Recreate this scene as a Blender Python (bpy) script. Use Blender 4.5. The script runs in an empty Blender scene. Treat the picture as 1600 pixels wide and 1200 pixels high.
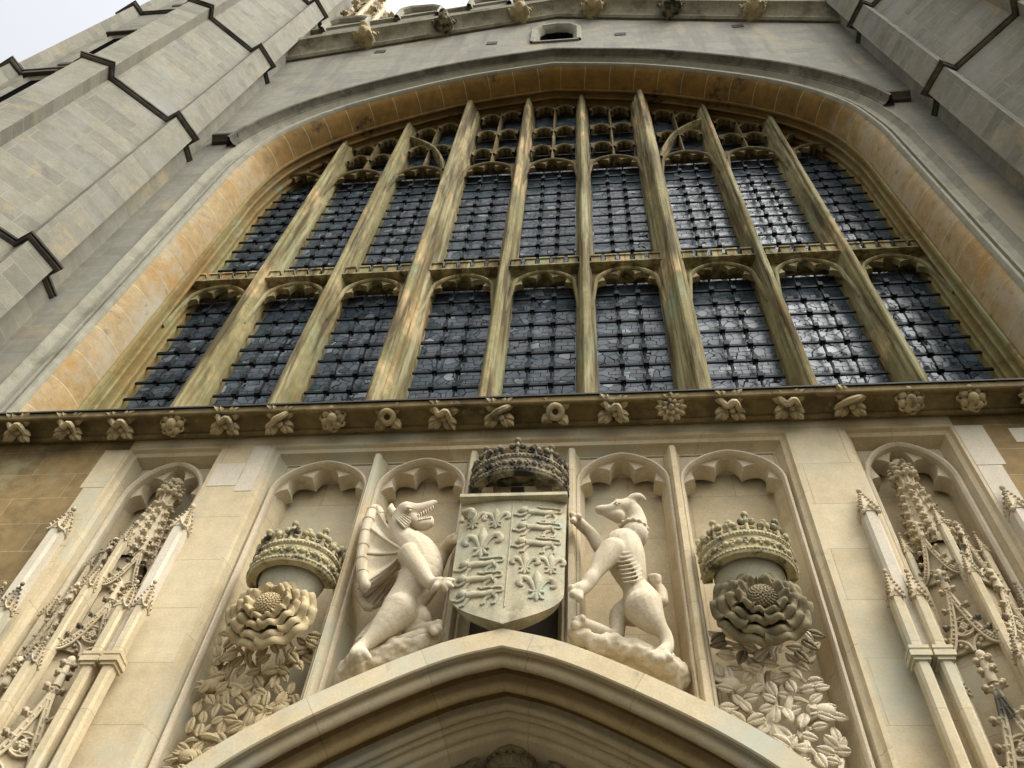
import bpy, bmesh, math, random
from mathutils import Vector, Matrix, Euler, noise
D = bpy.data
SC = bpy.context.scene
COL = SC.collection
R = math.radians
PI = math.pi

# ------------------------------------------------------------------ camera, sky, sun, exposure
CAM = Vector((0.702, -5.032, 1.6))
RX = Vector((0.9948, 0.0813, 0.0593)); UP = Vector((0.0351, -0.8318, 0.5540)); FW = Vector((-0.0944, 0.5490, 0.8305))
RX = (RX - FW * RX.dot(FW)).normalized(); FW.normalize(); UP = RX.cross(FW); UP.normalize()
cd = D.cameras.new('camera'); co = D.objects.new('camera', cd); COL.objects.link(co)
co.matrix_world = Matrix(((RX.x, UP.x, -FW.x, CAM.x), (RX.y, UP.y, -FW.y, CAM.y), (RX.z, UP.z, -FW.z, CAM.z), (0, 0, 0, 1)))
cd.sensor_width = 36.0; cd.lens = 1400 / 1600 * 36.0; cd.clip_end = 2000; cd.clip_start = 0.05
SC.camera = co
SUN_EL, SUN_AZ = R(56), R(122)          # azimuth clockwise from +y (into the wall): high, behind the camera to the right
w = D.worlds.new('World'); SC.world = w; w.use_nodes = True
nt = w.node_tree; nt.nodes.clear()
sky = nt.nodes.new('ShaderNodeTexSky'); sky.sky_type = 'NISHITA'; sky.sun_disc = False
sky.sun_elevation = SUN_EL; sky.sun_rotation = SUN_AZ; sky.dust_density = 6.0; sky.air_density = 1.0; sky.ozone_density = 1.0
hs = nt.nodes.new('ShaderNodeHueSaturation'); hs.inputs['Saturation'].default_value = 0.16
bg = nt.nodes.new('ShaderNodeBackground'); bg.inputs['Strength'].default_value = 0.15
wo = nt.nodes.new('ShaderNodeOutputWorld')
nt.links.new(sky.outputs[0], hs.inputs['Color']); nt.links.new(hs.outputs[0], bg.inputs[0]); nt.links.new(bg.outputs[0], wo.inputs[0])
sl = D.lights.new('sun', 'SUN'); sl.energy = 0.75; sl.angle = R(45); sl.color = (1.0, 0.975, 0.91)
so = D.objects.new('sun', sl); COL.objects.link(so)
sdir = Vector((math.sin(SUN_AZ) * math.cos(SUN_EL), math.cos(SUN_AZ) * math.cos(SUN_EL), math.sin(SUN_EL)))
so.rotation_euler = sdir.to_track_quat('Z', 'Y').to_euler(); so.location = (0, -20, 40)
SC.view_settings.view_transform = 'Standard'; SC.view_settings.look = 'None'
SC.view_settings.exposure = 1.36; SC.view_settings.gamma = 1.0
SC.cycles.max_bounces = 8; SC.cycles.diffuse_bounces = 5

def pt(u, v, y):
    """point of the depth plane y seen at (u, v) in the 1600 x 1200 photograph"""
    d = RX * ((u - 800) / 1400) - UP * ((v - 600) / 1400) + FW
    return CAM + d * ((y - CAM.y) / d.y)
def dz(a, b, y):                        # the same from the enlarged crop of the two beasts
    return pt(520 + a / 2.857, 660 + b / 2.857, y)

# ------------------------------------------------------------------ materials
class G:
    def __init__(s, name):
        s.m = D.materials.new(name); s.m.use_nodes = True; s.t = s.m.node_tree; s.t.nodes.clear()
        s.out = s.t.nodes.new('ShaderNodeOutputMaterial'); s.bs = s.t.nodes.new('ShaderNodeBsdfPrincipled')
        s.t.links.new(s.bs.outputs[0], s.out.inputs[0])
    def n(s, ty, props=None, **inp):
        nd = s.t.nodes.new('ShaderNode' + ty)
        for k, v in (props or {}).items(): setattr(nd, k, v)
        for k, v in inp.items(): s.put(nd, k, v)
        return nd
    def put(s, nd, k, v):
        key = int(k[1:]) if k[0] == 'i' and k[1:].isdigit() else k.replace('_', ' ')
        sock = nd.inputs[key]
        if isinstance(v, bpy.types.NodeSocket): s.t.links.new(v, sock)
        elif isinstance(v, bpy.types.Node): s.t.links.new(v.outputs[0], sock)
        else: sock.default_value = v
    def ramp(s, fac, stops):
        nd = s.n('ValToRGB', i0=fac); cr = nd.color_ramp
        while len(cr.elements) < len(stops): cr.elements.new(0.5)
        for e, (p, c) in zip(cr.elements, stops):
            e.position = p; e.color = (c, c, c, 1) if isinstance(c, (int, float)) else (*c, 1)
        return nd.outputs[0]
    def mix(s, fac, a, b, mode='MIX'):
        nd = s.n('Mix', dict(data_type='RGBA', blend_type=mode))
        for i, v in ((0, fac), (6, a), (7, b)):
            if isinstance(v, (bpy.types.NodeSocket, bpy.types.Node)): s.t.links.new(v if isinstance(v, bpy.types.NodeSocket) else v.outputs[0], nd.inputs[i])
            else: nd.inputs[i].default_value = v if not isinstance(v, tuple) else (*v, 1)[:4]
        return nd.outputs[2]
    def math(s, op, a, b=0.0):
        return s.n('Math', dict(operation=op), i0=a, i1=b).outputs[0]
    def vmath(s, op, a, b=None):
        nd = s.n('VectorMath', dict(operation=op), i0=a)
        if b is not None: s.put(nd, 'i1', b)
        return nd
    def noise(s, vec, scale, detail=6, rough=0.6, col=False):
        nd = s.n('TexNoise', Vector=vec, Scale=scale, Detail=detail, Roughness=rough)
        return nd.outputs[1 if col else 0]

def stone(name, c1, c2, mortar=None, bw=0.9, bh=0.38, joint=0.005, uv=False, stains=(), streaks=(), rough=0.9, bump=0.35, pit=0.0, vary=0.35, jbump=0.5, upper=None):
    """dressed limestone: blocks with joints, mottling, pits, stains [(colour, noise scale, lo, hi)], vertical streaks the same"""
    g = G(name)
    geo = g.n('NewGeometry'); P = geo.outputs['Position']; N = geo.outputs['True Normal']
    if uv: vec = g.n('UVMap').outputs[0]
    else:
        T = g.vmath('NORMALIZE', g.vmath('CROSS_PRODUCT', (0, 0, 1), N).outputs[0]).outputs[0]
        u = g.vmath('DOT_PRODUCT', P, T).outputs['Value']
        z = g.n('SeparateXYZ', i0=P).outputs[2]
        vec = g.n('CombineXYZ', i0=u, i1=z, i2=0.0).outputs[0]
    n1 = g.noise(P, 0.9, 5); n2 = g.noise(P, 7.0, 7, 0.65); n3 = g.noise(P, 55.0, 6, 0.7)
    if mortar:
        br = g.n('TexBrick', dict(offset=0.43, squash=1.0), Vector=vec, Color1=(*c1, 1), Color2=(*c2, 1), Mortar=(*mortar, 1), Scale=1.0, Mortar_Size=joint, Mortar_Smooth=0.3, Bias=-0.1, Brick_Width=bw, Row_Height=bh)
        col = br.outputs[0]; jf = br.outputs[1]
        wob = g.mix(g.ramp(n1, [(0.35, 0.0), (0.65, 1.0)]), c1, c2)
        col = g.mix(0.35, col, wob)
    else:
        col = g.mix(g.ramp(n1, [(0.35, 0.0), (0.65, 1.0)]), c1, c2); jf = None
    # mottling round the base tone
    mot = g.ramp(n2, [(0.25, 1 - vary), (0.75, 1 + vary * 0.6)])
    col = g.mix(1.0, col, mot, 'MULTIPLY')
    grain = g.ramp(n3, [(0.25, 0.82), (0.75, 1.12)])
    col = g.mix(1.0, col, grain, 'MULTIPLY')
    for i, (c, sc, lo, hi) in enumerate(stains):
        off = g.vmath('ADD', P, (11.3 * i + 3.1, 5.7 * i, 2.9 * i)).outputs[0]
        f = g.ramp(g.noise(off, sc, 8, 0.68), [(lo, 0.0), (hi, 1.0)])
        col = g.mix(f, col, c)
    for i, (c, sc, lo, hi) in enumerate(streaks):
        off = g.vmath('MULTIPLY', P, (sc, sc, sc * 0.09)).outputs[0]
        off = g.vmath('ADD', off, (7.7 * i, 3.3, 1.1)).outputs[0]
        f = g.ramp(g.noise(off, 1.0, 6, 0.6), [(lo, 0.0), (hi, 1.0)])
        col = g.mix(f, col, c)
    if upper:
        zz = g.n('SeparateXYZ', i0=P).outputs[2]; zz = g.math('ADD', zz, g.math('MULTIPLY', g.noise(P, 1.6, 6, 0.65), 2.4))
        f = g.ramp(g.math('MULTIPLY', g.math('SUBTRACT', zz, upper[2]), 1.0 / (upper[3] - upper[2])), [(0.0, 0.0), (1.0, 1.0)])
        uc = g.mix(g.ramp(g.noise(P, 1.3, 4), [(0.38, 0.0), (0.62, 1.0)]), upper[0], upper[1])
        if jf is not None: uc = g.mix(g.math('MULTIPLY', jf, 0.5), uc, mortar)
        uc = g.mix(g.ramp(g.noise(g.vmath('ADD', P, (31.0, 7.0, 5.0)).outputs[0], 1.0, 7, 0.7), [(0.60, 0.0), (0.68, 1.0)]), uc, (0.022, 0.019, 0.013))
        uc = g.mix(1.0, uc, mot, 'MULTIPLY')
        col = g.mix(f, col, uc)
    if pit:
        vo = g.noise(P, 95.0, 3, 0.5)
        pf = g.ramp(vo, [(0.30, 1.0), (0.37, 0.0)])
        col = g.mix(g.math('MULTIPLY', pf, pit), col, (0.03, 0.027, 0.02))
    g.put(g.bs, 'Base_Color', col); g.bs.inputs['Roughness'].default_value = rough
    g.bs.inputs['Specular IOR Level'].default_value = 0.25
    h = g.math('ADD', g.math('MULTIPLY', n2, 0.6), g.math('MULTIPLY', n3, 0.35))
    if jf is not None: h = g.math('SUBTRACT', h, g.math('MULTIPLY', jf, jbump))
    bp = g.n('Bump', Strength=bump, Distance=0.012, Height=h)
    g.put(g.bs, 'Normal', bp)
    return g.m

CREAM = (0.585, 0.49, 0.315); CREAM2 = (0.475, 0.38, 0.225)
MORT = (0.55, 0.50, 0.40)
M = {}
M['cream'] = stone('cream_limestone', CREAM, CREAM2, (0.33, 0.26, 0.155), 0.95, 0.52, 0.0045, stains=[((0.44, 0.33, 0.17), 0.8, 0.54, 0.75), ((0.40, 0.405, 0.31), 0.75, 0.50, 0.70)], streaks=[((0.36, 0.33, 0.235), 1.6, 0.58, 0.76)], vary=0.18, jbump=0.6, bump=0.3)
M['cream_uv'] = stone('cream_moulded_limestone', CREAM, CREAM2, (0.30, 0.23, 0.13), 0.8, 30.0, 0.004, uv=True, stains=[((0.42, 0.32, 0.17), 1.1, 0.54, 0.74), ((0.40, 0.405, 0.32), 0.8, 0.50, 0.68), ((0.26, 0.24, 0.17), 3.0, 0.62, 0.74)], vary=0.16, bump=0.28)
M['tan_uv'] = stone('tan_moulded_limestone', (0.42, 0.30, 0.13), (0.46, 0.36, 0.20), (0.24, 0.17, 0.08), 0.8, 30.0, 0.004, uv=True, vary=0.2)
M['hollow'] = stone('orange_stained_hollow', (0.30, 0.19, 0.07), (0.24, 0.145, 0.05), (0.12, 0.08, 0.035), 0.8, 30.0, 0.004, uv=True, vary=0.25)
M['carved'] = stone('carved_limestone', (0.555, 0.47, 0.315), (0.48, 0.395, 0.25), stains=[((0.40, 0.31, 0.18), 3.0, 0.58, 0.8), ((0.10, 0.09, 0.065), 1.7, 0.57, 0.66)], vary=0.18, bump=0.35)
M['figure'] = stone('smooth_carved_limestone', (0.59, 0.51, 0.365), (0.53, 0.445, 0.305), stains=[((0.45, 0.37, 0.24), 2.2, 0.6, 0.85)], vary=0.16, bump=0.5, pit=0.3, streaks=[((0.36, 0.30, 0.19), 5.0, 0.60, 0.74)])
M['lichen'] = stone('lichened_carved_limestone', (0.50, 0.44, 0.26), (0.40, 0.34, 0.19), stains=[((0.06, 0.055, 0.035), 7.0, 0.50, 0.62), ((0.38, 0.36, 0.18), 4.0, 0.55, 0.7)], vary=0.35, bump=0.6, pit=0.5)
M['sooty'] = stone('soot_stained_limestone', (0.27, 0.225, 0.14), (0.18, 0.15, 0.095), stains=[((0.025, 0.023, 0.018), 6.0, 0.44, 0.58), ((0.40, 0.35, 0.20), 11.0, 0.60, 0.72)], vary=0.35, bump=0.7, pit=0.4)
M['drum'] = stone('smooth_greenish_stone', (0.44, 0.41, 0.30), (0.37, 0.35, 0.255), vary=0.15)
M['shield'] = stone('algae_tinted_shield_stone', (0.50, 0.44, 0.295), (0.43, 0.375, 0.235), stains=[((0.36, 0.41, 0.31), 2.4, 0.50, 0.68), ((0.23, 0.19, 0.11), 5.0, 0.53, 0.68)], streaks=[((0.30, 0.28, 0.19), 6.0, 0.52, 0.7)], vary=0.28, bump=0.7, pit=0.5)
M['tan'] = stone('tan_carved_limestone', (0.47, 0.375, 0.215), (0.40, 0.315, 0.17), stains=[((0.30, 0.225, 0.11), 4.0, 0.5, 0.75)], vary=0.18, bump=0.3)
M['brownrose'] = stone('brown_weathered_limestone', (0.25, 0.205, 0.115), (0.19, 0.155, 0.085), stains=[((0.07, 0.06, 0.035), 5.0, 0.5, 0.7)], vary=0.25, bump=0.4)
M['tymp'] = stone('dirty_shaded_brown_stone', (0.10, 0.08, 0.045), (0.07, 0.055, 0.03), vary=0.25)  # brown dirt, with the shadow under the door arch darkened into the colour
M['pinn'] = stone('crocket_limestone', (0.53, 0.44, 0.29), (0.44, 0.355, 0.22), stains=[((0.34, 0.25, 0.12), 4.0, 0.5, 0.8), ((0.10, 0.09, 0.066), 2.0, 0.48, 0.62)], vary=0.25, bump=0.4)
M['white'] = stone('new_white_limestone', (0.58, 0.52, 0.405), (0.52, 0.46, 0.345), vary=0.10, bump=0.12)
M['yellow'] = stone('yellow_rubbed_ashlar', (0.30, 0.205, 0.085), (0.18, 0.125, 0.055), (0.44, 0.36, 0.22), 0.78, 0.345, 0.004, stains=[((0.10, 0.075, 0.035), 1.6, 0.5, 0.68), ((0.30, 0.30, 0.17), 1.1, 0.58, 0.75)], vary=0.3)
M['grey'] = stone('grey_ashlar', (0.262, 0.25, 0.193), (0.175, 0.17, 0.135), (0.30, 0.285, 0.225), 0.70, 0.33, 0.005, stains=[((0.34, 0.265, 0.15), 0.9, 0.55, 0.75), ((0.19, 0.20, 0.19), 1.4, 0.58, 0.75)], streaks=[((0.15, 0.14, 0.115), 2.2, 0.52, 0.72), ((0.33, 0.275, 0.175), 1.5, 0.56, 0.74)], vary=0.22, pit=0.5)
M['turret'] = stone('turret_ashlar', (0.240, 0.225, 0.165), (0.145, 0.139, 0.108), (0.29, 0.272, 0.21), 0.78, 0.31, 0.007, stains=[((0.36, 0.27, 0.13), 1.0, 0.57, 0.78), ((0.23, 0.225, 0.195), 0.7, 0.5, 0.7)], vary=0.22, pit=0.75)
M['grey_uv'] = stone('grey_moulded_stone', (0.30, 0.282, 0.21), (0.235, 0.222, 0.165), (0.16, 0.145, 0.10), 0.95, 30.0, 0.004, uv=True, stains=[((0.15, 0.14, 0.10), 1.7, 0.52, 0.7)], vary=0.22)
M['hood'] = stone('dark_hood_mould', (0.155, 0.14, 0.10), (0.105, 0.095, 0.068), (0.06, 0.053, 0.04), 0.95, 30.0, 0.004, uv=True, stains=[((0.06, 0.055, 0.04), 2.2, 0.46, 0.62), ((0.25, 0.23, 0.165), 1.4, 0.58, 0.7)], vary=0.25)  # darker than the other mouldings, with blackish and paler blotches
M['gstring'] = stone('grey_gable_string', (0.25, 0.225, 0.15), (0.18, 0.16, 0.105), (0.10, 0.09, 0.06), 1.05, 30.0, 0.006, uv=True, stains=[((0.08, 0.068, 0.042), 1.6, 0.5, 0.68), ((0.30, 0.27, 0.19), 1.2, 0.58, 0.72)], vary=0.3)
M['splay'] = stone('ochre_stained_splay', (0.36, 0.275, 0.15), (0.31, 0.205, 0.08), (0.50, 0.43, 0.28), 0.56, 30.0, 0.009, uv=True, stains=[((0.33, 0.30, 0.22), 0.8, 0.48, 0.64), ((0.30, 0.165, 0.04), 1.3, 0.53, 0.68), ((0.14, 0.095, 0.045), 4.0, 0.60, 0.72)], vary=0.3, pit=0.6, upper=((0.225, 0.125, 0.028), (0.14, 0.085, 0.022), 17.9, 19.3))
M['soffit'] = stone('iron_stained_soffit', (0.23, 0.14, 0.04), (0.15, 0.095, 0.03), (0.28, 0.19, 0.075), 0.62, 30.0, 0.005, uv=True, stains=[((0.11, 0.085, 0.035), 1.2, 0.52, 0.7), ((0.02, 0.017, 0.012), 1.5, 0.60, 0.69)], vary=0.3)
M['jamb'] = stone('moss_stained_jamb', (0.25, 0.20, 0.075), (0.23, 0.135, 0.04), (0.20, 0.15, 0.06), 0.9, 30.0, 0.004, uv=True, stains=[((0.23, 0.225, 0.10), 1.0, 0.48, 0.66), ((0.24, 0.31, 0.215), 1.5, 0.60, 0.74), ((0.12, 0.08, 0.03), 3.0, 0.56, 0.7)], vary=0.3, upper=((0.20, 0.115, 0.032), (0.135, 0.085, 0.028), 17.2, 19.4))
M['mullion'] = stone('moss_stained_mullion', (0.275, 0.242, 0.112), (0.19, 0.165, 0.068), stains=[((0.21, 0.29, 0.18), 0.8, 0.56, 0.70), ((0.44, 0.31, 0.15), 0.7, 0.54, 0.62)], streaks=[((0.07, 0.052, 0.02), 6.0, 0.45, 0.60), ((0.33, 0.30, 0.165), 4.0, 0.54, 0.66), ((0.17, 0.115, 0.04), 11.0, 0.52, 0.66)], vary=0.3, bump=0.5)
M['tracery'] = stone('dark_stained_tracery', (0.17, 0.125, 0.05), (0.115, 0.08, 0.03), stains=[((0.24, 0.30, 0.21), 1.6, 0.60, 0.72), ((0.07, 0.055, 0.025), 2.6, 0.5, 0.68)], vary=0.3)
M['cornice'] = stone('stained_cornice', (0.24, 0.18, 0.08), (0.165, 0.12, 0.05), (0.12, 0.09, 0.04), 1.05, 30.0, 0.004, uv=True, stains=[((0.07, 0.052, 0.025), 1.8, 0.48, 0.66), ((0.34, 0.30, 0.17), 2.6, 0.6, 0.72)], vary=0.3)
M['boss'] = stone('weathered_boss_stone', (0.45, 0.365, 0.21), (0.36, 0.28, 0.14), stains=[((0.10, 0.08, 0.045), 5.0, 0.52, 0.68)], vary=0.25, bump=0.4)
M['string'] = stone('blackened_string_course', (0.10, 0.086, 0.058), (0.06, 0.052, 0.036), stains=[((0.022, 0.02, 0.015), 2.2, 0.45, 0.62), ((0.20, 0.18, 0.13), 3.0, 0.62, 0.74)], vary=0.35, bump=0.5)
M['dark'] = stone('blackened_stone_and_shade', (0.045, 0.04, 0.028), (0.075, 0.062, 0.04), vary=0.3)  # dark stone pieces, and the painted shade behind the shield
M['paving'] = stone('worn_paving', (0.13, 0.12, 0.095), (0.10, 0.092, 0.075), (0.07, 0.065, 0.052), 0.9, 0.6, 0.006, vary=0.2)

def simple(name, col, rough=0.6, metal=0.0):
    g = G(name); geo = g.n('NewGeometry')
    f = g.ramp(g.noise(geo.outputs['Position'], 20.0), [(0.3, 0.75), (0.7, 1.2)])
    g.put(g.bs, 'Base_Color', g.mix(1.0, col, f, 'MULTIPLY')); g.bs.inputs['Roughness'].default_value = rough; g.bs.inputs['Metallic'].default_value = metal
    return g.m
M['iron'] = simple('black_painted_iron', (0.008, 0.011, 0.013), 0.6)
M['iron'].node_tree.nodes['Principled BSDF'].inputs['Specular IOR Level'].default_value = 0.12
M['lead'] = simple('dark_lead', (0.03, 0.028, 0.024), 0.85)
M['void'] = simple('unlit_interior', (0.006, 0.006, 0.006), 0.9); M['void'].node_tree.nodes['Principled BSDF'].inputs['Specular IOR Level'].default_value = 0.0
M['wood'] = simple('dark_iron_bracket', (0.03, 0.025, 0.02), 0.7)

def glass_mat():
    g = G('leaded_stained_glass'); geo = g.n('NewGeometry'); P = geo.outputs['Position']; N = geo.outputs['Normal']
    s = g.n('SeparateXYZ', i0=P); v2 = g.n('CombineXYZ', i0=s.outputs[0], i1=s.outputs[2], i2=0.0).outputs[0]
    wv = g.vmath('ADD', v2, g.vmath('SCALE', g.noise(v2, 3.0, 2, 0.5, True)).outputs[0]).outputs[0]
    sc = [n for n in g.t.nodes if n.bl_idname == 'ShaderNodeVectorMath' and n.operation == 'SCALE'][0]; sc.inputs['Scale'].default_value = 0.16
    ve = g.n('TexVoronoi', dict(feature='DISTANCE_TO_EDGE'), Vector=wv, Scale=7.5, Randomness=0.95)
    vc = g.n('TexVoronoi', dict(feature='F1'), Vector=wv, Scale=7.5, Randomness=0.95)
    br = g.n('TexBrick', dict(offset=0.5), Vector=v2, Color1=(0, 0, 0, 1), Color2=(1, 1, 1, 1), Mortar=(0.5, 0.5, 0.5, 1), Scale=1.0, Mortar_Size=0.005, Mortar_Smooth=0.0, Brick_Width=0.17, Row_Height=0.092)
    pick = g.ramp(g.noise(g.vmath('ADD', v2, (9.0, 4.0, 0.0)).outputs[0], 1.7, 2), [(0.52, 0.0), (0.53, 1.0)])
    lv = g.ramp(ve.outputs[0], [(0.026, 1.0), (0.05, 0.0)])
    lead = g.mix(pick, lv, br.outputs[1])
    rnd = g.mix(pick, vc.outputs[1], br.outputs[0])
    rs = g.n('SeparateColor', i0=vc.outputs[1])
    tint = g.ramp(rs.outputs[0], [(0.0, (0.046, 0.066, 0.080)), (0.4, (0.068, 0.094, 0.112)), (0.65, (0.088, 0.115, 0.134)), (0.8, (0.084, 0.08, 0.098)), (0.92, (0.13, 0.16, 0.17)), (1.0, (0.26, 0.285, 0.29))])
    blot = g.ramp(g.noise(v2, 2.2, 4), [(0.3, 0.65), (0.7, 1.35)])
    col = g.mix(1.0, tint, blot, 'MULTIPLY')
    col = g.mix(lead, col, (0.003, 0.003, 0.004))
    g.put(g.bs, 'Base_Color', col)
    g.put(g.bs, 'Roughness', g.mix(lead, (0.26, 0.26, 0.26), (0.95, 0.95, 0.95)))
    jit = g.vmath('SUBTRACT', vc.outputs[1], (0.5, 0.5, 0.5)).outputs[0]
    js = g.n('VectorMath', dict(operation='SCALE'), i0=jit); js.inputs['Scale'].default_value = 0.045
    nn = g.vmath('NORMALIZE', g.vmath('ADD', N, js.outputs[0]).outputs[0]).outputs[0]
    bp = g.n('Bump', Strength=0.12, Distance=0.01, Height=g.math('ADD', lead, g.math('MULTIPLY', g.noise(v2, 9.0, 2), 0.5)), Normal=nn)
    g.put(g.bs, 'Normal', bp); g.bs.inputs['IOR'].default_value = 1.52; g.bs.inputs['Specular IOR Level'].default_value = 0.22
    return g.m
M['glass'] = glass_mat()

# ------------------------------------------------------------------ mesh helpers (all take world coordinates)
class MB:
    def __init__(s): s.b = bmesh.new(); s.uv = s.b.loops.layers.uv.new('UVMap')
    def quad(s, vs, uvs=None):
        try: f = s.b.faces.new(vs)
        except ValueError: return None
        if uvs:
            for l, q in zip(f.loops, uvs): l[s.uv].uv = q
        return f
    def poly(s, pts): return s.quad([s.b.verts.new(p) for p in pts])
    def prism(s, pts, vec, cap=True):
        """closed prism: polygon pts swept by vec"""
        vec = Vector(vec); a = [s.b.verts.new(p) for p in pts]; c = [s.b.verts.new(Vector(p) + vec) for p in pts]
        n = len(pts)
        for i in range(n): s.quad([a[i], a[(i + 1) % n], c[(i + 1) % n], c[i]])
        if cap: s.quad(a[::-1]); s.quad(c)
    def box(s, x0, x1, y0, y1, z0, z1):
        s.prism([(x0, y0, z0), (x1, y0, z0), (x1, y1, z0), (x0, y1, z0)], (0, 0, z1 - z0))
    def grid(s, rows, closed=False, uvs=None):
        vv = [[s.b.verts.new(p) for p in r] for r in rows]; n = len(rows[0])
        for i in range(len(vv) - 1):
            for j in range(n if closed else n - 1):
                k = (j + 1) % n
                uq = [uvs[i][j], uvs[i][k], uvs[i + 1][k], uvs[i + 1][j]] if uvs else None
                s.quad([vv[i][j], vv[i][k], vv[i + 1][k], vv[i + 1][j]], uq)
        return vv
    def sweep(s, path, prof, closed=False):
        """path of (x, z) in the wall's plane, profile of (offset outward of the path, y)"""
        n = len(path); nor = []
        def seg(i):
            a, b = path[i], path[i + 1]; dx, dz_ = b[0] - a[0], b[1] - a[1]; l = math.hypot(dx, dz_) or 1
            return (dz_ / l, -dx / l)
        for i in range(n):
            if closed: n1 = seg((i - 1) % (n - 1)); n2 = seg(i % (n - 1))
            else: n1 = seg(max(i - 1, 0)); n2 = seg(min(i, n - 2))
            d = 1 + n1[0] * n2[0] + n1[1] * n2[1]; d = max(d, 0.35)
            nor.append(((n1[0] + n2[0]) / d, (n1[1] + n2[1]) / d))
        u = [0.0]
        for i in range(1, n): u.append(u[-1] + math.hypot(path[i][0] - path[i - 1][0], path[i][1] - path[i - 1][1]))
        v = [0.0]
        for j in range(1, len(prof)): v.append(v[-1] + math.hypot(prof[j][0] - prof[j - 1][0], prof[j][1] - prof[j - 1][1]))
        rows = [[(path[i][0] + nor[i][0] * p[0], p[1], path[i][1] + nor[i][1] * p[0]) for p in prof] for i in range(n)]
        s.grid(rows, uvs=[[(u[i], v[j] + 0.5) for j in range(len(prof))] for i in range(n)])
    def strip(s, A, B):
        """faces between two point lists of equal length"""
        s.grid([A, B])
    def tube(s, pts, rad, n=8, cap=True):
        pts = [Vector(p) for p in pts]; rad = rad if isinstance(rad, (list, tuple)) else [rad] * len(pts)
        up = Vector((0.13, 0.91, 0.31)).normalized(); rows = []
        for i, p in enumerate(pts):
            t = (pts[min(i + 1, len(pts) - 1)] - pts[max(i - 1, 0)]).normalized()
            a = t.cross(up)
            if a.length < 1e-3: a = t.cross(Vector((1, 0, 0)))
            a.normalize(); b = t.cross(a)
            rows.append([p + (a * math.cos(2 * PI * k / n) + b * math.sin(2 * PI * k / n)) * rad[i] for k in range(n)])
        vv = s.grid(rows, closed=True)
        if cap: s.quad(vv[0][::-1]); s.quad(vv[-1])
    def ball(s, c, r, sc=(1, 1, 1), rot=None, seg=10, rings=7):
        mt = Matrix.Translation(c) @ (rot.to_4x4() if rot is not None else Matrix.Identity(4)) @ Matrix.Diagonal((r * sc[0], r * sc[1], r * sc[2], 1))
        top = s.b.verts.new(mt @ Vector((0, 0, 1))); bot = s.b.verts.new(mt @ Vector((0, 0, -1))); rows = []
        for i in range(1, rings):
            a = PI * i / rings; z, q = math.cos(a), math.sin(a)
            rows.append([s.b.verts.new(mt @ Vector((q * math.cos(2 * PI * k / seg), q * math.sin(2 * PI * k / seg), z))) for k in range(seg)])
        new = s.b.faces.new
        for k in range(seg):
            m = (k + 1) % seg; new((top, rows[0][k], rows[0][m])); new((bot, rows[-1][m], rows[-1][k]))
            for i in range(rings - 2): new((rows[i][k], rows[i + 1][k], rows[i + 1][m], rows[i][m]))
    def chain(s, nodes, n=12):
        """overlapping balls and tapered links: [(point, radius)] - fused later by a voxel remesh"""
        if len(nodes) > 2:
            nodes = [(Vector(q[:3]), max(q[3], 0.004)) for q in spline([(*p, r) for p, r in nodes], 3)]
        for i, (p, r) in enumerate(nodes):
            s.ball(p, r * 0.985, seg=16, rings=12)
            if i:
                q, r0 = nodes[i - 1]; s.tube([q, p], [r0, r], 16)
    def lathe(s, c, prof, n=24, a0=0, a1=2 * PI, sy=1.0):
        full = abs(a1 - a0 - 2 * PI) < 1e-6; m = n if full else n + 1
        rows = [[(c[0] + r * math.cos(a0 + (a1 - a0) * k / n), c[1] + sy * r * math.sin(a0 + (a1 - a0) * k / n), c[2] + z) for k in range(m)] for r, z in prof]
        return s.grid(rows, closed=full)
    def torus(s, c, R0, r, axis=(0, 1, 0), n=20, m=8):
        q = Vector(axis).normalized().to_track_quat('Z', 'Y'); c = Vector(c)
        rows = []
        for i in range(n + 1):
            a = 2 * PI * i / n
            rows.append([c + q @ Vector(((R0 + r * math.cos(2 * PI * j / m)) * math.cos(a), (R0 + r * math.cos(2 * PI * j / m)) * math.sin(a), r * math.sin(2 * PI * j / m))) for j in range(m)])
        s.grid(rows, closed=True)
    def add(s, other, mt):
        """copy another MB in, transformed"""
        vm = {v: s.b.verts.new(mt @ v.co) for v in other.b.verts}
        for f in other.b.faces: s.quad([vm[v] for v in f.verts])

def empty(name, loc, label, cat, group=None):
    o = D.objects.new(name, None); COL.objects.link(o); o.location = loc; o.empty_display_size = 0.2
    tag(o, label, cat, group); return o
def tag(o, label, cat, group=None):
    o['label'] = label; o['category'] = cat
    if group: o['group'] = group
def org(o):
    v = Vector((0, 0, 0))
    while o is not None: v = v + o.location; o = o.parent
    return v
def obj(name, mb, mat, parent=None, loc=None, smooth=35, kind=None, label=None, merge=1e-5):
    b = mb.b
    if merge: bmesh.ops.remove_doubles(b, verts=b.verts, dist=merge)
    bmesh.ops.recalc_face_normals(b, faces=b.faces)
    o0 = Vector(loc) if loc is not None else Vector((0, 0, 0))
    base = o0 if parent is None else org(parent) + o0
    for v in b.verts: v.co -= base
    me = D.meshes.new(name); b.to_mesh(me); b.free()
    if smooth:
        for p in me.polygons: p.use_smooth = True
        if smooth < 180: me.set_sharp_from_angle(angle=R(smooth))
    me.materials.append(M[mat])
    o = D.objects.new(name, me); COL.objects.link(o); o.parent = parent; o.location = o0
    if kind: o['kind'] = kind
    if label: o['label'] = label
    return o
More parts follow.
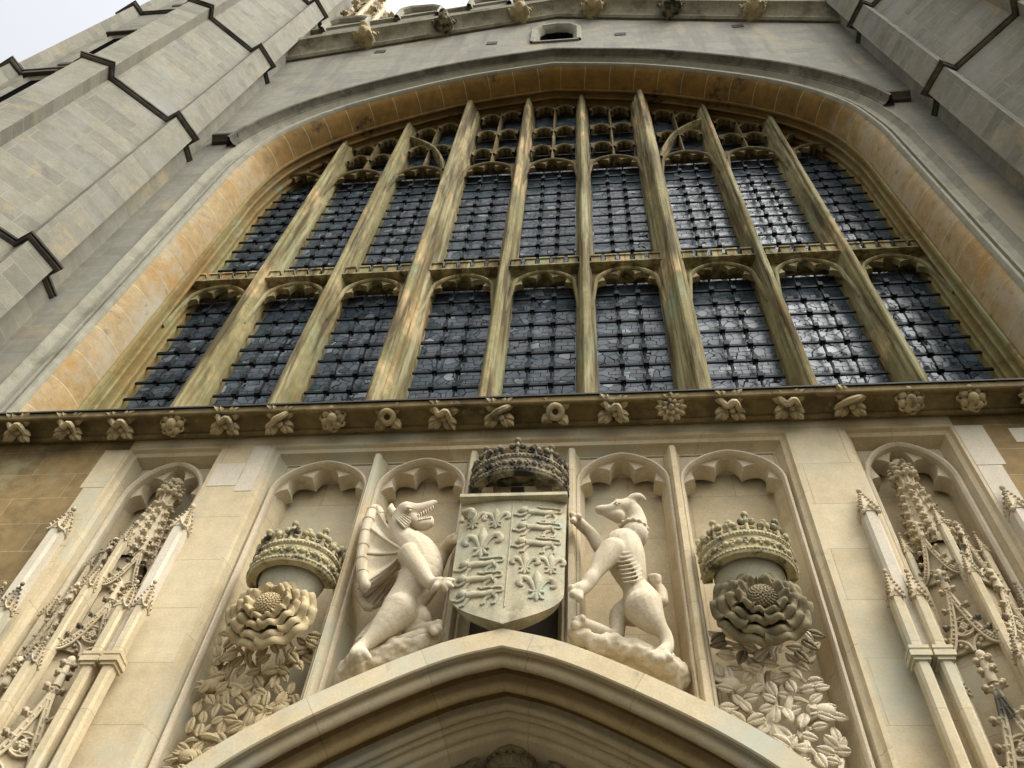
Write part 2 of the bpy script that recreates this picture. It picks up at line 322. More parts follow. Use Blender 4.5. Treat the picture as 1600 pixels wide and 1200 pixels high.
def sculpt(o, voxel, it=4, fac=0.5, rough=0.0):
    m = o.modifiers.new('fuse', 'REMESH'); m.mode = 'VOXEL'; m.voxel_size = voxel; m.use_smooth_shade = True
    k = o.modifiers.new('soften', 'SMOOTH'); k.factor = fac; k.iterations = it
    if rough:
        tx = D.textures.new('hewn', 'CLOUDS'); tx.noise_scale = 0.07; tx.noise_depth = 3
        q = o.modifiers.new('hewn', 'DISPLACE'); q.texture = tx; q.strength = rough; q.mid_level = 0.5; q.texture_coords = 'LOCAL'
def copy_tree(o, parent=None, loc=None):
    c = o.copy(); COL.objects.link(c); c.parent = parent
    if loc is not None: c.location = loc
    for ch in list(o.children): copy_tree(ch, c)
    return c
def lerp(a, b, t): return a + (b - a) * t
def spline(pts, n):
    """Catmull-Rom through 2-d or 3-d points"""
    P = [Vector(p) for p in pts]; out = []
    for i in range(len(P) - 1):
        p0 = P[i - 1] if i else P[0] * 2 - P[1]; p1, p2 = P[i], P[i + 1]; p3 = P[i + 2] if i + 2 < len(P) else P[-1] * 2 - P[-2]
        for k in range(n):
            t = k / n
            out.append(0.5 * ((2 * p1) + (p2 - p0) * t + (2 * p0 - 5 * p1 + 4 * p2 - p3) * t * t + (3 * p1 - p0 - 3 * p2 + p3) * t ** 3))
    out.append(P[-1]); return out
ORD = 'first second third fourth fifth sixth seventh eighth ninth tenth eleventh twelfth thirteenth fourteenth fifteenth sixteenth seventeenth eighteenth nineteenth'.split()

# ------------------------------------------------------------------ setting
mb = MB(); mb.poly([(-250, -250, 0), (250, -250, 0), (250, 250, 0), (-250, 250, 0)])
obj('ground', mb, 'paving', kind='structure')

# ------------------------------------------------------------------ the west front: walls, mouldings, cornice, parapet
XL = 6.9
gable = lambda x: 26.55 - 0.42 * abs(x)
front = empty('chapel_front', (0, 0.5, 0), 'grey and cream limestone gabled church front rising between two octagonal turrets', 'church')
HALF = [(5.45, 8.55), (5.45, 15.5), (5.42, 16.6), (5.16, 17.98), (4.42, 19.27), (3.32, 20.31), (1.8, 21.28), (0, 21.88)]
cur = [tuple(p) for p in spline([(5.45, 14.6)] + HALF[1:], 7)][7:]
RIGHT = [HALF[0], (5.45, 12.0)] + cur
LEFT = [(-x, z) for x, z in RIGHT][::-1]
ARCH = RIGHT + LEFT[1:]
def arch_z(x):
    x = abs(x)
    for a, b in zip(RIGHT, RIGHT[1:]):
        if b[0] <= x <= a[0] and a[0] != b[0]: return lerp(a[1], b[1], (a[0] - x) / (a[0] - b[0]))
    return 15.2
# upper wall with the window and vent openings
mb = MB(); off = 0.42
for s in (1, -1):
    prev = None
    for i, (x, z) in enumerate(RIGHT):
        a, b = RIGHT[max(i - 1, 0)], RIGHT[min(i + 1, len(RIGHT) - 1)]; t = Vector((b[0] - a[0], b[1] - a[1])).normalized()
        if i == len(RIGHT) - 1: t = Vector((-1, 0))
        p = (max(x + t.y * off, 0), z - t.x * off)
        if prev:
            mb.poly([(s * prev[0], 0, prev[1]), (s * XL, 0, prev[1]), (s * XL, 0, p[1]), (s * p[0], 0, p[1])])
        prev = p
ZT = RIGHT[-1][1] + off
VX, V0, V1 = 0.46, 23.98, 25.62; gt = lambda x: gable(x) + 0.2
for a, b in ((-XL, -VX), (VX, XL)): mb.poly([(a, 0, ZT), (b, 0, ZT), (b, 0, gt(b)), (a, 0, gt(a))])
mb.poly([(-VX, 0, ZT), (VX, 0, ZT), (VX, 0, V0), (-VX, 0, V0)])
mb.poly([(-VX, 0, V1), (VX, 0, V1), (VX, 0, gt(VX)), (0, 0, gt(0)), (-VX, 0, gt(VX))])
obj('upper_wall', mb, 'grey', front)
# vent window
va = [(VX, V0 - 0.02), (VX, V1 - 0.4), (VX - 0.14, V1 - 0.1), (0, V1 + 0.02), (-VX + 0.14, V1 - 0.1), (-VX, V1 - 0.4), (-VX, V0 - 0.02), (VX, V0 - 0.02)]
mb = MB(); mb.sweep(va[:-1], [(0.16, 0), (0.14, -0.06), (0.05, -0.06), (0.02, -0.02), (-0.02, 0.03), (-0.05, 0.14)])
mb.prism([(-VX - 0.1, -0.05, V0), (VX + 0.1, -0.05, V0), (VX + 0.1, -0.05, V0 - 0.08), (-VX - 0.1, -0.05, V0 - 0.08)], (0, 0.6, 0))
vent = obj('vent_window', mb, 'grey_uv', front)
mb = MB(); mb.box(-0.5, 0.5, 0.9, 0.96, V0, V1); mb.sweep(va[:-1], [(-0.05, 0.14), (-0.08, 0.2), (-0.08, 0.95)]); obj('opening', mb, 'void', vent)
mb = MB(); mb.lathe((0, 0.34, V0 - 0.02), [(0.0, 0.12), (0.12, 0.12), (0.2, 0.09), (0.30, 0.02), (0.34, 0.0), (0.0, 0.0)], 20, sy=0.5); obj('sill', mb, 'grey_uv', vent)
# putlog holes with pale patches
for x, z in ((-4.31, 24.13), (-1.55, 24.17), (1.55, 24.17), (4.31, 24.13)):
    mb = MB(); mb.box(x - 0.13, x + 0.13, -0.015, 0.02, z - 0.05, z + 0.2); h = obj('putlog_block', mb, 'dark', front)
# window surround
mb = MB(); mb.sweep(ARCH, [(0.46, 0.001), (0.44, -0.035), (0.415, -0.04), (0.40, 0.0), (0.34, 0.06), (0.24, 0.075), (0.205, 0.06), (0.20, 0.015), (0.175, -0.005), (0.145, 0.0), (0.135, 0.05), (0.105, 0.055), (0.095, 0.0), (0.065, -0.03), (0.03, -0.025), (0.005, 0.01), (0.0, 0.04)])
obj('outer_moulding', mb, 'grey_uv', front)
knee = next(i for i, p in enumerate(RIGHT) if p[1] > 17.3)
hol = [(0, 0.04), (-0.03, 0.06), (-0.075, 0.13), (-0.115, 0.23), (-0.145, 0.35), (-0.165, 0.5)]
mb = MB(); mb.sweep(ARCH, hol); obj('window_splay', mb, 'splay', front)
mb = MB()
mb.sweep(ARCH, [(-0.165, 0.5), (-0.185, 0.475), (-0.21, 0.485), (-0.215, 0.515), (-0.19, 0.53), (-0.12, 0.545), (-0.11, 0.60), (-0.14, 0.635), (-0.20, 0.64), (-0.215, 0.665), (-0.205, 0.69), (-0.16, 0.70), (-0.12, 0.74), (-0.12, 0.80), (-0.19, 0.815), (-0.205, 0.84), (-0.20, 0.87), (-0.17, 0.89), (-0.17, 0.93), (-0.20, 0.95), (-0.195, 1.1)])
obj('inner_moulding', mb, 'jamb', front)
# hood mould over the arch with horizontal stops
hs_ = next(i for i, p in enumerate(RIGHT) if p[1] > 17.25)
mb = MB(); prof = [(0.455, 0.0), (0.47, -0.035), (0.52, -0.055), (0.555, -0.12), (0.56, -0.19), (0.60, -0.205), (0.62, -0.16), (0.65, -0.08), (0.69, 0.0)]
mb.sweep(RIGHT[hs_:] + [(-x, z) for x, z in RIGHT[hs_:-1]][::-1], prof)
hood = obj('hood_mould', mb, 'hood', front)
for s in (1, -1):
    mb = MB(); pf = [(0, 17.66), (-0.06, 17.66), (-0.10, 17.72), (-0.165, 17.76), (-0.165, 17.84), (-0.09, 17.88), (0, 17.99)]
    mb.prism([(s * 5.80, y, z) for y, z in pf], (s * 0.50, 0, 0)); obj('label_stop', mb, 'dark', hood)
# cornice under the window
mb = MB()
cpath = [(6.6, 0.0), (-6.6, 0.0)]
cp = [(8.43, 0), (8.405, -0.025), (8.395, -0.055), (8.405, -0.085), (8.43, -0.085), (8.435, -0.10), (8.455, -0.14), (8.462, -0.20), (8.45, -0.25), (8.425, -0.275), (8.425, -0.30), (8.435, -0.31), (8.50, -0.315), (8.51, -0.30), (8.86, 0.02), (9.35, 0.6), (9.5, 1.1)]
mb.sweep(cpath, cp)
corn = obj('cornice', mb, 'cornice', front)
mb = MB(); mb.prism([(-6.6, -0.335, 8.495), (-6.6, -0.335, 8.515), (-6.6, -0.25, 8.60), (-6.6, -0.25, 8.56)], (13.2, 0, 0)); obj('lead_flashing', mb, 'lead', corn)
# lower wall: plain ashlar to the sides, pilasters, recessed panel
for s in (1, -1):
    mb = MB(); mb.poly([(s * 3.86, 0, 0), (s * XL, 0, 0), (s * XL, 0, 8.44), (s * 3.86, 0, 8.44)]); obj('side_wall', mb, 'yellow', front)
    mb = MB()
    mb.poly([(s * 2.42, 0, 0), (s * 2.885, 0, 0), (s * 2.885, 0, 8.44), (s * 2.42, 0, 8.44)]); 
    obj('pilaster', mb, 'cream', front)
    mb = MB()
    for z0, z1, wd in ((7.72, 8.28, 0.24), (6.95, 7.716, 0.20), (6.2, 6.946, 0.17), (5.4, 6.196, 0.2), (4.4, 5.396, 0.17), (3.4, 4.396, 0.2)):
        mb.box(s * 3.86, s * (3.86 + wd), -0.004, 0.05, z0 + 0.003, z1)
    obj('quoin', mb, 'white' if s > 0 else 'cream', front)
for x0, x1, z0, z1 in ((-2.875, -2.6, 7.70, 8.02), (-2.59, -2.43, 7.62, 8.28), (4.3, 6.4, 8.02, 8.22)):
    mb = MB(); mb.box(x0, x1, -0.004, 0.02, z0, z1); obj('replacement_stone', mb, 'white', front)

# string along the gable, pierced battlements
mb = MB(); gp = [(XL, gable(XL)), (0, gable(0)), (-XL, gable(XL))]
mb.sweep(gp, [(0.0, 0.0), (-0.04, -0.06), (0.02, -0.12), (0.08, -0.12), (0.10, -0.10), (0.22, -0.14), (0.38, -0.26), (0.44, -0.34), (0.46, -0.38), (0.62, -0.40), (0.66, -0.36), (0.95, -0.12)])
obj('gable_string', mb, 'gstring', front)
mb = MB(); mb.sweep(gp, [(0.6, -0.1), (2.3, -0.1), (2.32, -0.2), (2.42, -0.2), (2.5, -0.08), (2.5, 0.3), (0.6, 0.3)]); par = obj('parapet', mb, 'grey_uv', front)
for k in range(7):
    x = -5.7 + 1.9 * k; z = gable(x) + 2.2
    mb = MB(); mb.prism([(x - 0.52, -0.14, z - 0.25), (x + 0.52, -0.14, z - 0.25), (x + 0.52, -0.14, z + 0.75), (x + 0.3, -0.14, z + 0.98), (x - 0.3, -0.14, z + 0.98), (x - 0.52, -0.14, z + 0.75)], (0, 0.4, 0))
    pp = [(x + 0.56, z - 0.05), (x + 0.56, z + 0.75), (x + 0.32, z + 1.0), (x - 0.32, z + 1.0), (x - 0.56, z + 0.75), (x - 0.56, z - 0.05)]
    mb.sweep(pp, [(-0.1, -0.15), (-0.06, -0.26), (0.0, -0.30), (0.06, -0.26), (0.08, -0.1), (0.08, 0.3)])
    obj('merlon', mb, 'grey_uv', par)

# ------------------------------------------------------------------ octagonal turrets
def footprint(cx, cy, ap, dr, hw=0.225):
    Rc = ap / math.cos(PI / 8); pts = []
    for k in range(8):
        a = PI / 8 + k * PI / 4; d = Vector((math.cos(a), math.sin(a))); t = Vector((-d.y, d.x)); c = Vector((cx, cy))
        e = Rc - hw * math.tan(PI / 8)
        for rr, tt in ((e, -hw), (Rc + dr, -hw), (Rc + dr, hw), (e, hw)): pts.append(c + d * rr + t * tt)
    return pts
def turret(s, label):
    cx, cy = s * 8.40, 0.25
    t = empty('turret', (cx, cy, 0), label, 'turret', 'octagonal turrets flanking the front')
    zs = [0, 11.68, 16.85, 21.9, 27.2, 33.0]; aps = [2.0, 1.94, 1.89, 1.84, 1.80]
    for i, ap in enumerate(aps):
        fp = footprint(cx, cy, ap, 0.135); mb = MB()
        mb.prism([(p.x, p.y, zs[i]) for p in fp], (0, 0, zs[i + 1] - zs[i])); obj('shaft', mb, 'turret', t, smooth=0)
        if i:
            z = zs[i]; mb = MB(); lv = []
            for da, dz_ in ((-0.02, -0.075), (0.04, -0.065), (0.07, -0.03), (0.065, 0.0), (0.09, 0.008), (0.09, 0.045), (0.0, 0.12), (-0.06, 0.15)):
                q = footprint(cx, cy, aps[i] + da + 0.03, 0.135, 0.225 + max(da, 0) * 0.6 + 0.01)
                lv.append([(p.x, p.y, z + dz_) for p in q])
            mb.grid(lv, closed=True); obj('string_course', mb, 'string', t, smooth=0)
    for z0, z1 in ((13.4, 16.35), (17.6, 19.55), (23.0, 25.2)):
        for sx in (1,):
            ap = aps[1] if z0 < 16 else aps[2] if z0 < 21 else aps[3]
            xm, y0 = cx + s * -0.02, cy - ap
            mb = MB(); q = [(xm + 0.17, z0), (xm + 0.17, z1), (xm - 0.17, z1), (xm - 0.17, z0), (xm + 0.17, z0)]
            mb.sweep(q, [(0.1, 0.0 + y0 - 0.002), (0.1, y0 - 0.03), (0.05, y0 - 0.05), (-0.06, y0 - 0.012)], closed=True)
            sl_ = obj('slit_window', mb, 'turret', t, smooth=0)
            mb = MB(); mb.box(xm - 0.12, xm + 0.12, y0 - 0.008, y0 + 0.02, z0 + 0.05, z1 - 0.05); obj('opening', mb, 'void', sl_)
            mb = MB(); mb.box(xm - 0.3, xm + 0.3, y0 - 0.12, y0 + 0.02, z1 + 0.06, z1 + 0.16); obj('hood_mould', mb, 'dark', sl_)
    return t
turret(-1, 'grey octagonal turret with slit windows, sky beside it, left of the great window')
turret(1, 'grey octagonal turret without visible windows, right of the great window')

# ------------------------------------------------------------------ arches with cusps
def tudor(hw, z0, h, n=24):
    out = []
    for k in range(n + 1):
        a = PI * k / n; x = -hw * math.cos(a); c = 1 - abs(x) / hw
        out.append((x, z0 + h * (0.86 * math.sin(a) ** 0.95 + 0.14 * c)))
    return out
def cusped(cx, hw, z0, h, y0, depth, dmax, cuts=(-0.13, 0.13, 0.375, 0.625, 0.87, 1.13), roll=0.03, n=48, ztop=None, spand=0.05, xw=None, back=None, leg=0.0, taper=0.0):
    """a cusped arch head: moulded arch, foiled plate behind it, spandrel filling up to ztop"""
    mb = MB(); A = tudor(hw, z0, h, n); A = [(cx + x, z) for x, z in A]
    if leg: A = [(A[0][0] - taper, z0 - leg)] + A + [(A[-1][0] + taper, z0 - leg)]
    m = len(A)
    # arch order (path runs left to right, so outward offsets are negative)
    r = roll
    mb.sweep(A, [(-r * 1.1, y0 + spand), (-r * 1.1, y0 + 0.01), (-r * 0.6, y0), (r * 0.2, y0), (r * 0.9, y0 + 0.02), (r * 1.0, y0 + 0.05), (r * 0.5, y0 + depth * 0.45)])
    core = A[1:-1] if leg else A
    F = []; F2 = []
    for i, (x, z) in enumerate(core):
        t = i / (len(core) - 1)
        for a, b in zip(cuts, cuts[1:]):
            if a <= t <= b: f = (t - a) / (b - a); break
        d = dmax * abs(2 * f - 1) ** 1.7 * (1.12 if 0.2 < t < 0.8 else 1.0)
        c = Vector((cx, z0 - h * 0.1)); dirv = (c - Vector((x, z))); dirv.normalize()
        F.append((x + dirv.x * d, z + dirv.y * d)); F2.append((x + dirv.x * d * 0.86, z + dirv.y * d * 0.86))
    ya, yb, yc = y0 + depth * 0.32, y0 + depth * 0.55, y0 + depth
    rows = [[(x, ya, z) for x, z in core], [(x, ya, z) for x, z in F2], [(x, yb, z) for x, z in F], [(x, yc, z) for x, z in F]]
    mb.grid(rows)
    if ztop is not None:
        xw = xw or hw; ys = y0 + spand
        top = [(cx + (x - cx) / hw * xw, ys, ztop) for x, z in A]
        mb.strip([(x, ys, z) for x, z in A], top)
        mb.quad([mb.b.verts.new(p) for p in ((cx - xw, ys, ztop), (cx + xw, ys, ztop), (cx + xw, ys + 0.2, ztop), (cx - xw, ys + 0.2, ztop))])
    return mb

# ------------------------------------------------------------------ the great window
win = empty('great_window', (0, 1.0, 8.9), 'huge dark leaded window of nine arched lights in two tiers, in mossy stone tracery', 'window')
LX = [-4.82, -3.65, -2.48, -1.17, 0, 1.17, 2.48, 3.65, 4.82]; HW = 0.445
ZB, ZL, ZU = 8.95, 12.88, 17.58            # sill, springing of the lower and of the upper lights
for i in range(8):
    x = (LX[i] + LX[i + 1]) / 2; big = i in (2, 5)
    hp = [(0.03, 0.44), (0.055, 0.46), (0.06, 0.50), (0.085, 0.53), (0.085, 0.57), (0.125, 0.62), (0.13, 0.68), (0.16, 0.71), (0.165, 0.77), (0.19, 0.82), (0.20, 0.88), (0.205, 1.12)] if big else [(0.02, 0.59), (0.038, 0.605), (0.042, 0.65), (0.07, 0.68), (0.072, 0.715), (0.095, 0.76), (0.098, 0.81), (0.122, 0.86), (0.132, 0.92), (0.135, 1.12)]
    pl = [(x - a, b, ZB) for a, b in hp] + [(x + a, b, ZB) for a, b in hp[::-1]]
    mb = MB(); mb.prism(pl, (0, 0, arch_z(x) + 0.0 - ZB)); obj('mullion', mb, 'mullion', win, label='thick moss stained main mullion' if big else None)
def bars(zs, thick, x, zlo, zhi):
    mb = MB()
    for k, z in enumerate(zs):
        t = 0.027 if k % thick == thick - 1 else 0.019
        mb.box(x - HW + 0.01, x + HW - 0.01, 0.935, 0.96, z - t, z + t)
        for dx in (-0.15, 0.145): mb.box(x + dx - 0.031, x + dx + 0.031, 0.90, 0.985, z - 0.03, z + 0.06)
    for dx in (-0.15, 0.145): mb.tube([(x + dx, 0.955, zlo), (x + dx, 0.955, zhi)], 0.0155, 6)
    return mb
proto = {}
def share(key, make, x, name, mat, label=None):
    if key not in proto:
        o = obj(name, make(), mat, win); proto[key] = (o, x)
    else:
        o0, x0 = proto[key]; o = o0.copy(); COL.objects.link(o); o.parent = win; o.location = o0.location + Vector((x - x0, 0, 0))
    return o
zl = [12.80 - 0.366 * k for k in range(11)]; zu = [17.42 - 0.357 * k for k in range(12)]
for i, x in enumerate(LX):
    mb = MB(); n = 24
    mb.poly([(x - HW - 0.03, 1.06, ZB), (x + HW + 0.03, 1.06, ZB), (x + HW + 0.03, 1.06, 13.42), (x - HW - 0.03, 1.06, 13.42)]); obj('glass', mb, 'glass', win)
    mb = MB()
    top = max(arch_z(x - HW), arch_z(x + HW)) if i else 19
    zt = max(18.2, min(arch_z(x - HW), arch_z(x + HW)) + 0.3)
    mb.poly([(x - HW - 0.09, 1.06, 13.36), (x + HW + 0.09, 1.06, 13.36), (x + HW + 0.09, 1.06, zt), (x - HW - 0.09, 1.06, zt)]); obj('glass', mb, 'glass', win)
    share('gl', lambda: bars(zl, 4, x, ZB, 13.15), x, 'iron_grille', 'iron')
    share('gu', lambda: bars(zu, 4, x, 13.3, 17.85), x, 'iron_grille', 'iron')
    share('hl', lambda: cusped(x, HW - 0.01, ZL, 0.44, 0.755, 0.13, 0.135, roll=0.026, ztop=13.36, xw=HW + 0.1, spand=0.09, leg=0.7, taper=0.07), x, 'cusped_head', 'mullion')
    share('hu', lambda: cusped(x, HW - 0.01, ZU, 0.44, 0.755, 0.13, 0.135, roll=0.026, ztop=18.10, xw=HW + 0.1, spand=0.09, leg=0.7, taper=0.07), x, 'cusped_head', 'tracery')
    def crenel():
        mb = MB()
        mb.prism([(x - HW - 0.1, y, z) for y, z in ((0.72, 13.33), (0.68, 13.345), (0.68, 13.38), (0.72, 13.41), (1.0, 13.44), (1.0, 13.33))], (2 * HW + 0.2, 0, 0))
        for k in range(5):
            xx = x - 0.42 + 0.21 * k
            mb.box(xx - 0.068, xx + 0.068, 0.70, 0.84, 13.40, 13.56); mb.box(xx - 0.08, xx + 0.08, 0.68, 0.855, 13.56, 13.60)
        return mb
    share('tr', crenel, x, 'transom', 'mullion')
# tracery above the upper lights
def panel(cx, hw, z0, z1, name='tracery_panel'):
    """one small cusped panel of the tracery"""
    h = min(0.30, (z1 - z0) * 0.4); zs = z1 - h - 0.05
    mb = cusped(cx, hw, zs, h, 0.785, 0.15, hw * 0.36, cuts=(-0.17, 0.17, 0.39, 0.61, 0.83, 1.17), roll=0.024, n=30, ztop=z1 + 0.1, xw=hw + 0.03, spand=0.07)
    return mb
for i, x in enumerate(LX):
    tiers = {0: 1, 8: 1, 1: 2, 7: 2, 2: 2, 6: 2}.get(i, 3)
    lim = arch_z
    mb = MB()
    ztop_mid = lim(x) - 0.1
    mb.prism([(x - 0.03, 0.98, 18.0), (x - 0.028, 0.86, 18.0), (x - 0.012, 0.80, 18.0), (x + 0.012, 0.80, 18.0), (x + 0.028, 0.86, 18.0), (x + 0.03, 0.98, 18.0)], (0, 0, max(ztop_mid, 18.15) - 18.0))
    obj('tracery_bar', mb, 'tracery', win)
    for sx in (-1, 1):
        cx = x + sx * 0.218; top = max(lim(cx) - 0.27, 18.3); z = 18.0
        if i in (0, 8) and top < 18.5: continue
        if i in (2, 6): zs = [19.35, top]
        else: zs = [18.95 + 1.12 * k for k in range(tiers - 1)] + [top]
        if i in (1, 7): zs = [18.98, top]
        for zz in zs:
            if zz - z > 0.35: obj('tracery_panel', panel(cx, 0.185, z, min(zz, top)), 'tracery', win)
            z = zz
for s in (1, -1):                          # the sub-arches of the outer groups cross the third lights
    a = [(s * 2.02, 17.72), (s * 2.12, 18.25), (s * 2.35, 18.95), (s * 2.68, 19.45), (s * 3.05, 19.8)]
    mb = MB(); mb.sweep([tuple(p) for p in spline(a, 5)], [(-0.05, 0.95), (-0.04, 0.76), (-0.015, 0.72), (0.015, 0.72), (0.04, 0.76), (0.05, 0.95)]); obj('sub_arch', mb, 'mullion', win)
mb = MB(); mb.box(-5.6, 5.6, 1.09, 1.12, 8.5, 22.2); obj('blackout', mb, 'void', win)

# ------------------------------------------------------------------ door arch under the carved panel
HD = [(0, 5.79), (0.42, 5.665), (0.95, 5.40), (1.50, 5.06), (1.90, 4.72), (2.25, 4.25), (2.45, 3.6), (2.5, 2.9)]
hd = [tuple(p) for p in spline(HD[:1] + HD[1:], 5)] + [(2.5, 0.0)]
DOORP = hd[::-1] + [(-x, z) for x, z in hd[1:]]
def hood_z(x):
    x = abs(x)
    for a, b in zip(hd, hd[1:]):
        if a[0] <= x <= b[0] and b[0] > a[0]: return lerp(a[1], b[1], (x - a[0]) / (b[0] - a[0]))
    return 2.9
door = empty('door_arch', (0, 0.3, 0), 'pointed doorway arch of many rolled stone mouldings below the shield', 'doorway')
mb = MB(); mb.sweep(DOORP, [(-0.02, 0.38), (0.0, 0.0), (0.005, -0.235), (0.0, -0.25), (-0.145, -0.255), (-0.155, -0.245), (-0.15, -0.20)])
obj('hood_face', mb, 'cream_uv', door)
def bead(n, y, r, a0, a1, k=9):
    return [(n + r * math.cos(R(lerp(a0, a1, i / (k - 1)))), y + r * math.sin(R(lerp(a0, a1, i / (k - 1))))) for i in range(k)]
def mould(name, prof, mat): 
    mb = MB(); mb.sweep(DOORP, prof); return obj(name, mb, mat, door, smooth=55)
mould('outer_roll', [(-0.15, -0.20), (-0.12, -0.19), (-0.125, -0.175)] + bead(-0.165, -0.125, 0.046, -60, -300), 'cream_uv')
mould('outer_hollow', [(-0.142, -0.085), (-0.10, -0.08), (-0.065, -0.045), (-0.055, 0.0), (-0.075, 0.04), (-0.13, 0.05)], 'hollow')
mould('middle_roll', [(-0.13, 0.05)] + bead(-0.195, 0.09, 0.044, -60, -300), 'tan_uv')
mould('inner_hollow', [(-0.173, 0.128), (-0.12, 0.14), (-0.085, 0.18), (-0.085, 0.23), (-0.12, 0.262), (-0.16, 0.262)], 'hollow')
mould('inner_mouldings', [(-0.16, 0.262)] + bead(-0.21, 0.295, 0.034, -60, -280) + [(-0.205, 0.335), (-0.222, 0.34), (-0.24, 0.352), (-0.245, 0.372), (-0.228, 0.39), (-0.228, 0.41), (-0.255, 0.415), (-0.275, 0.43), (-0.28, 0.45), (-0.262, 0.468), (-0.27, 0.485), (-0.30, 0.49), (-0.312, 0.51), (-0.312, 0.95)], 'cream_uv')
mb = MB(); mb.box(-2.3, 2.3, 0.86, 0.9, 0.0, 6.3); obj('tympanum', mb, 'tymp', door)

# ------------------------------------------------------------------ the carved panel over the door: frame, shafts, cusped heads
pan = empty('panel_tracery', (0, 0.35, 5.4), 'cream blind arcade of five cusped arches over the doorway', 'arcade')
FR = [(0, 0), (-0.035, 0.0), (-0.05, 0.035), (-0.085, 0.05), (-0.09, 0.09), (-0.135, 0.15), (-0.15, 0.15), (-0.155, 0.2), (-0.19, 0.25), (-0.205, 0.36)]
mb = MB(); mb.sweep([(2.42, 3.0), (2.42, 8.30), (-2.42, 8.30), (-2.42, 3.0)], FR); obj('frame', mb, 'cream_uv', pan)
mb = MB(); mb.poly([(-2.42, 0, 8.30), (2.42, 0, 8.30), (2.42, 0, 8.44), (-2.42, 0, 8.44)]); obj('lintel', mb, 'cream', pan)
mb = MB(); xs = [-2.25 + 0.15 * k for k in range(31)]
mb.strip([(x, 0.35, hood_z(x) - 0.06) for x in xs], [(x, 0.35, 8.3) for x in xs]); obj('back_panel', mb, 'cream', pan)
for x in (-1.353, -0.449, 0.449, 1.353):
    hp = [(0.018, -0.005), (0.035, 0.02), (0.038, 0.06), (0.07, 0.12), (0.075, 0.17), (0.105, 0.24), (0.11, 0.36)]
    zb = hood_z(abs(x) + 0.1) - 0.03
    mb = MB(); mb.prism([(x - a, b, zb) for a, b in hp] + [(x + a, b, zb) for a, b in hp[::-1]], (0, 0, 8.11 - zb)); obj('shaft', mb, 'cream', pan)
for a, b in ((-2.30, -1.395), (-1.31, -0.492), (-0.405, 0.405), (0.492, 1.31), (1.395, 2.30)):
    cx = (a + b) / 2; hw = (b - a) / 2
    hm = cusped(cx, hw - 0.015, 7.69, 0.41, 0.06, 0.24, 0.115, roll=0.017, ztop=8.14, xw=hw + 0.02, spand=0.1, leg=7.69 - (5.5 if abs(cx) < 0.1 else 5.1 if abs(cx) < 1.2 else 4.1))
    for v in hm.b.verts: v.co.z = max(v.co.z, hood_z(v.co.x) - 0.05)
    obj('cusped_head', hm, 'figure', pan)

# ------------------------------------------------------------------ crocketed work shared by canopies and pinnacles
def crocket(mb, p, d, r):
    """curled leaf bud on a short neck, growing in direction d"""
    p = Vector(p); d = Vector(d).normalized(); q = p + d * r * 1.1
    mb.tube([p - d * r * 0.5, q], [r * 0.65, r * 0.6], 6); mb.ball(q + Vector((0, 0, r * 0.2)), r * 0.66, (1.05, 1.05, 0.85), seg=8, rings=6)
    for sg in (-1, 1):
        t = d.cross(Vector((0, 0, 1))); t = t.normalized() if t.length > 1e-3 else Vector((1, 0, 0))
        mb.ball(q + t * sg * r * 0.62 - Vector((0, 0, r * 0.3)), r * 0.45, (1, 1, 0.8), seg=6, rings=5); mb.ball(p + t * sg * r * 0.5 + Vector((0, 0, r * 0.3)), r * 0.4, seg=6, rings=5)
def finial(mb, c, h, r):
    c = Vector(c)
    mb.tube([c, c + Vector((0, 0, h))], [r * 0.45, r * 0.3], 8)
    for lv, rr in ((0.25, 1.0), (0.6, 0.85)):
        for k in range(4):
            a = PI / 4 + k * PI / 2; crocket(mb, c + Vector((0, 0, h * lv)), (math.cos(a), math.sin(a), 0.35), r * rr * 0.6)
    mb.ball(c + Vector((0, 0, h)), r * 0.5, (1, 1, 1.3))
def pinnacle_top(mb, c, w, h):
    """gabled square cap with crocketed pyramid"""
    x, y, z = c; a = w / 2
    for dx, dy in ((0, -1), (1, 0), (-1, 0), (0, 1)):
        t = Vector((-dy, dx, 0)); o = Vector((x + dx * a * 1.04, y + dy * a * 1.04, z))
        pts = [o - t * a * 1.25 - Vector((0, 0, h * 0.10)), o - t * a * 0.55 + Vector((0, 0, h * 0.02)), o + Vector((0, 0, h * 0.22)), o + t * a * 0.55 + Vector((0, 0, h * 0.02)), o + t * a * 1.25 - Vector((0, 0, h * 0.10))]
        mb.tube(pts, w * 0.11, 6)
        mb.prism([o - t * a * 0.9, o + t * a * 0.9, o + Vector((0, 0, h * 0.2))], (dx * -0.01, dy * -0.01, 0))
    ap = Vector((x, y, z + h)); b = [Vector((x + sx * a * 1.08, y + sy * a * 1.08, z)) for sx, sy in ((-1, -1), (1, -1), (1, 1), (-1, 1))]
    for i in range(4): mb.poly([b[i], b[(i + 1) % 4], ap])
    for p in b:
        d = Vector((p.x - x, p.y - y, 0))
        for t in (0.08, 0.22, 0.36, 0.5, 0.64, 0.78): crocket(mb, p.lerp(ap, t) - d * 0.12, d + Vector((0, 0, d.length * 0.8)), w * 0.17 * (1 - 0.35 * t))
    mb.ball(ap + Vector((0, 0, w * 0.02)), w * 0.2, (1, 1, 1.2), seg=8, rings=6)
def shaft_mb(mb, x, y, w, z0, z1):
    a = w / 2; c = w * 0.2
    mb.prism([(x - a, y - a + c, z0), (x - a + c, y - a, z0), (x + a - c, y - a, z0), (x + a, y - a + c, z0), (x + a, y + a, z0), (x - a, y + a, z0)], (0, 0, z1 - z0))
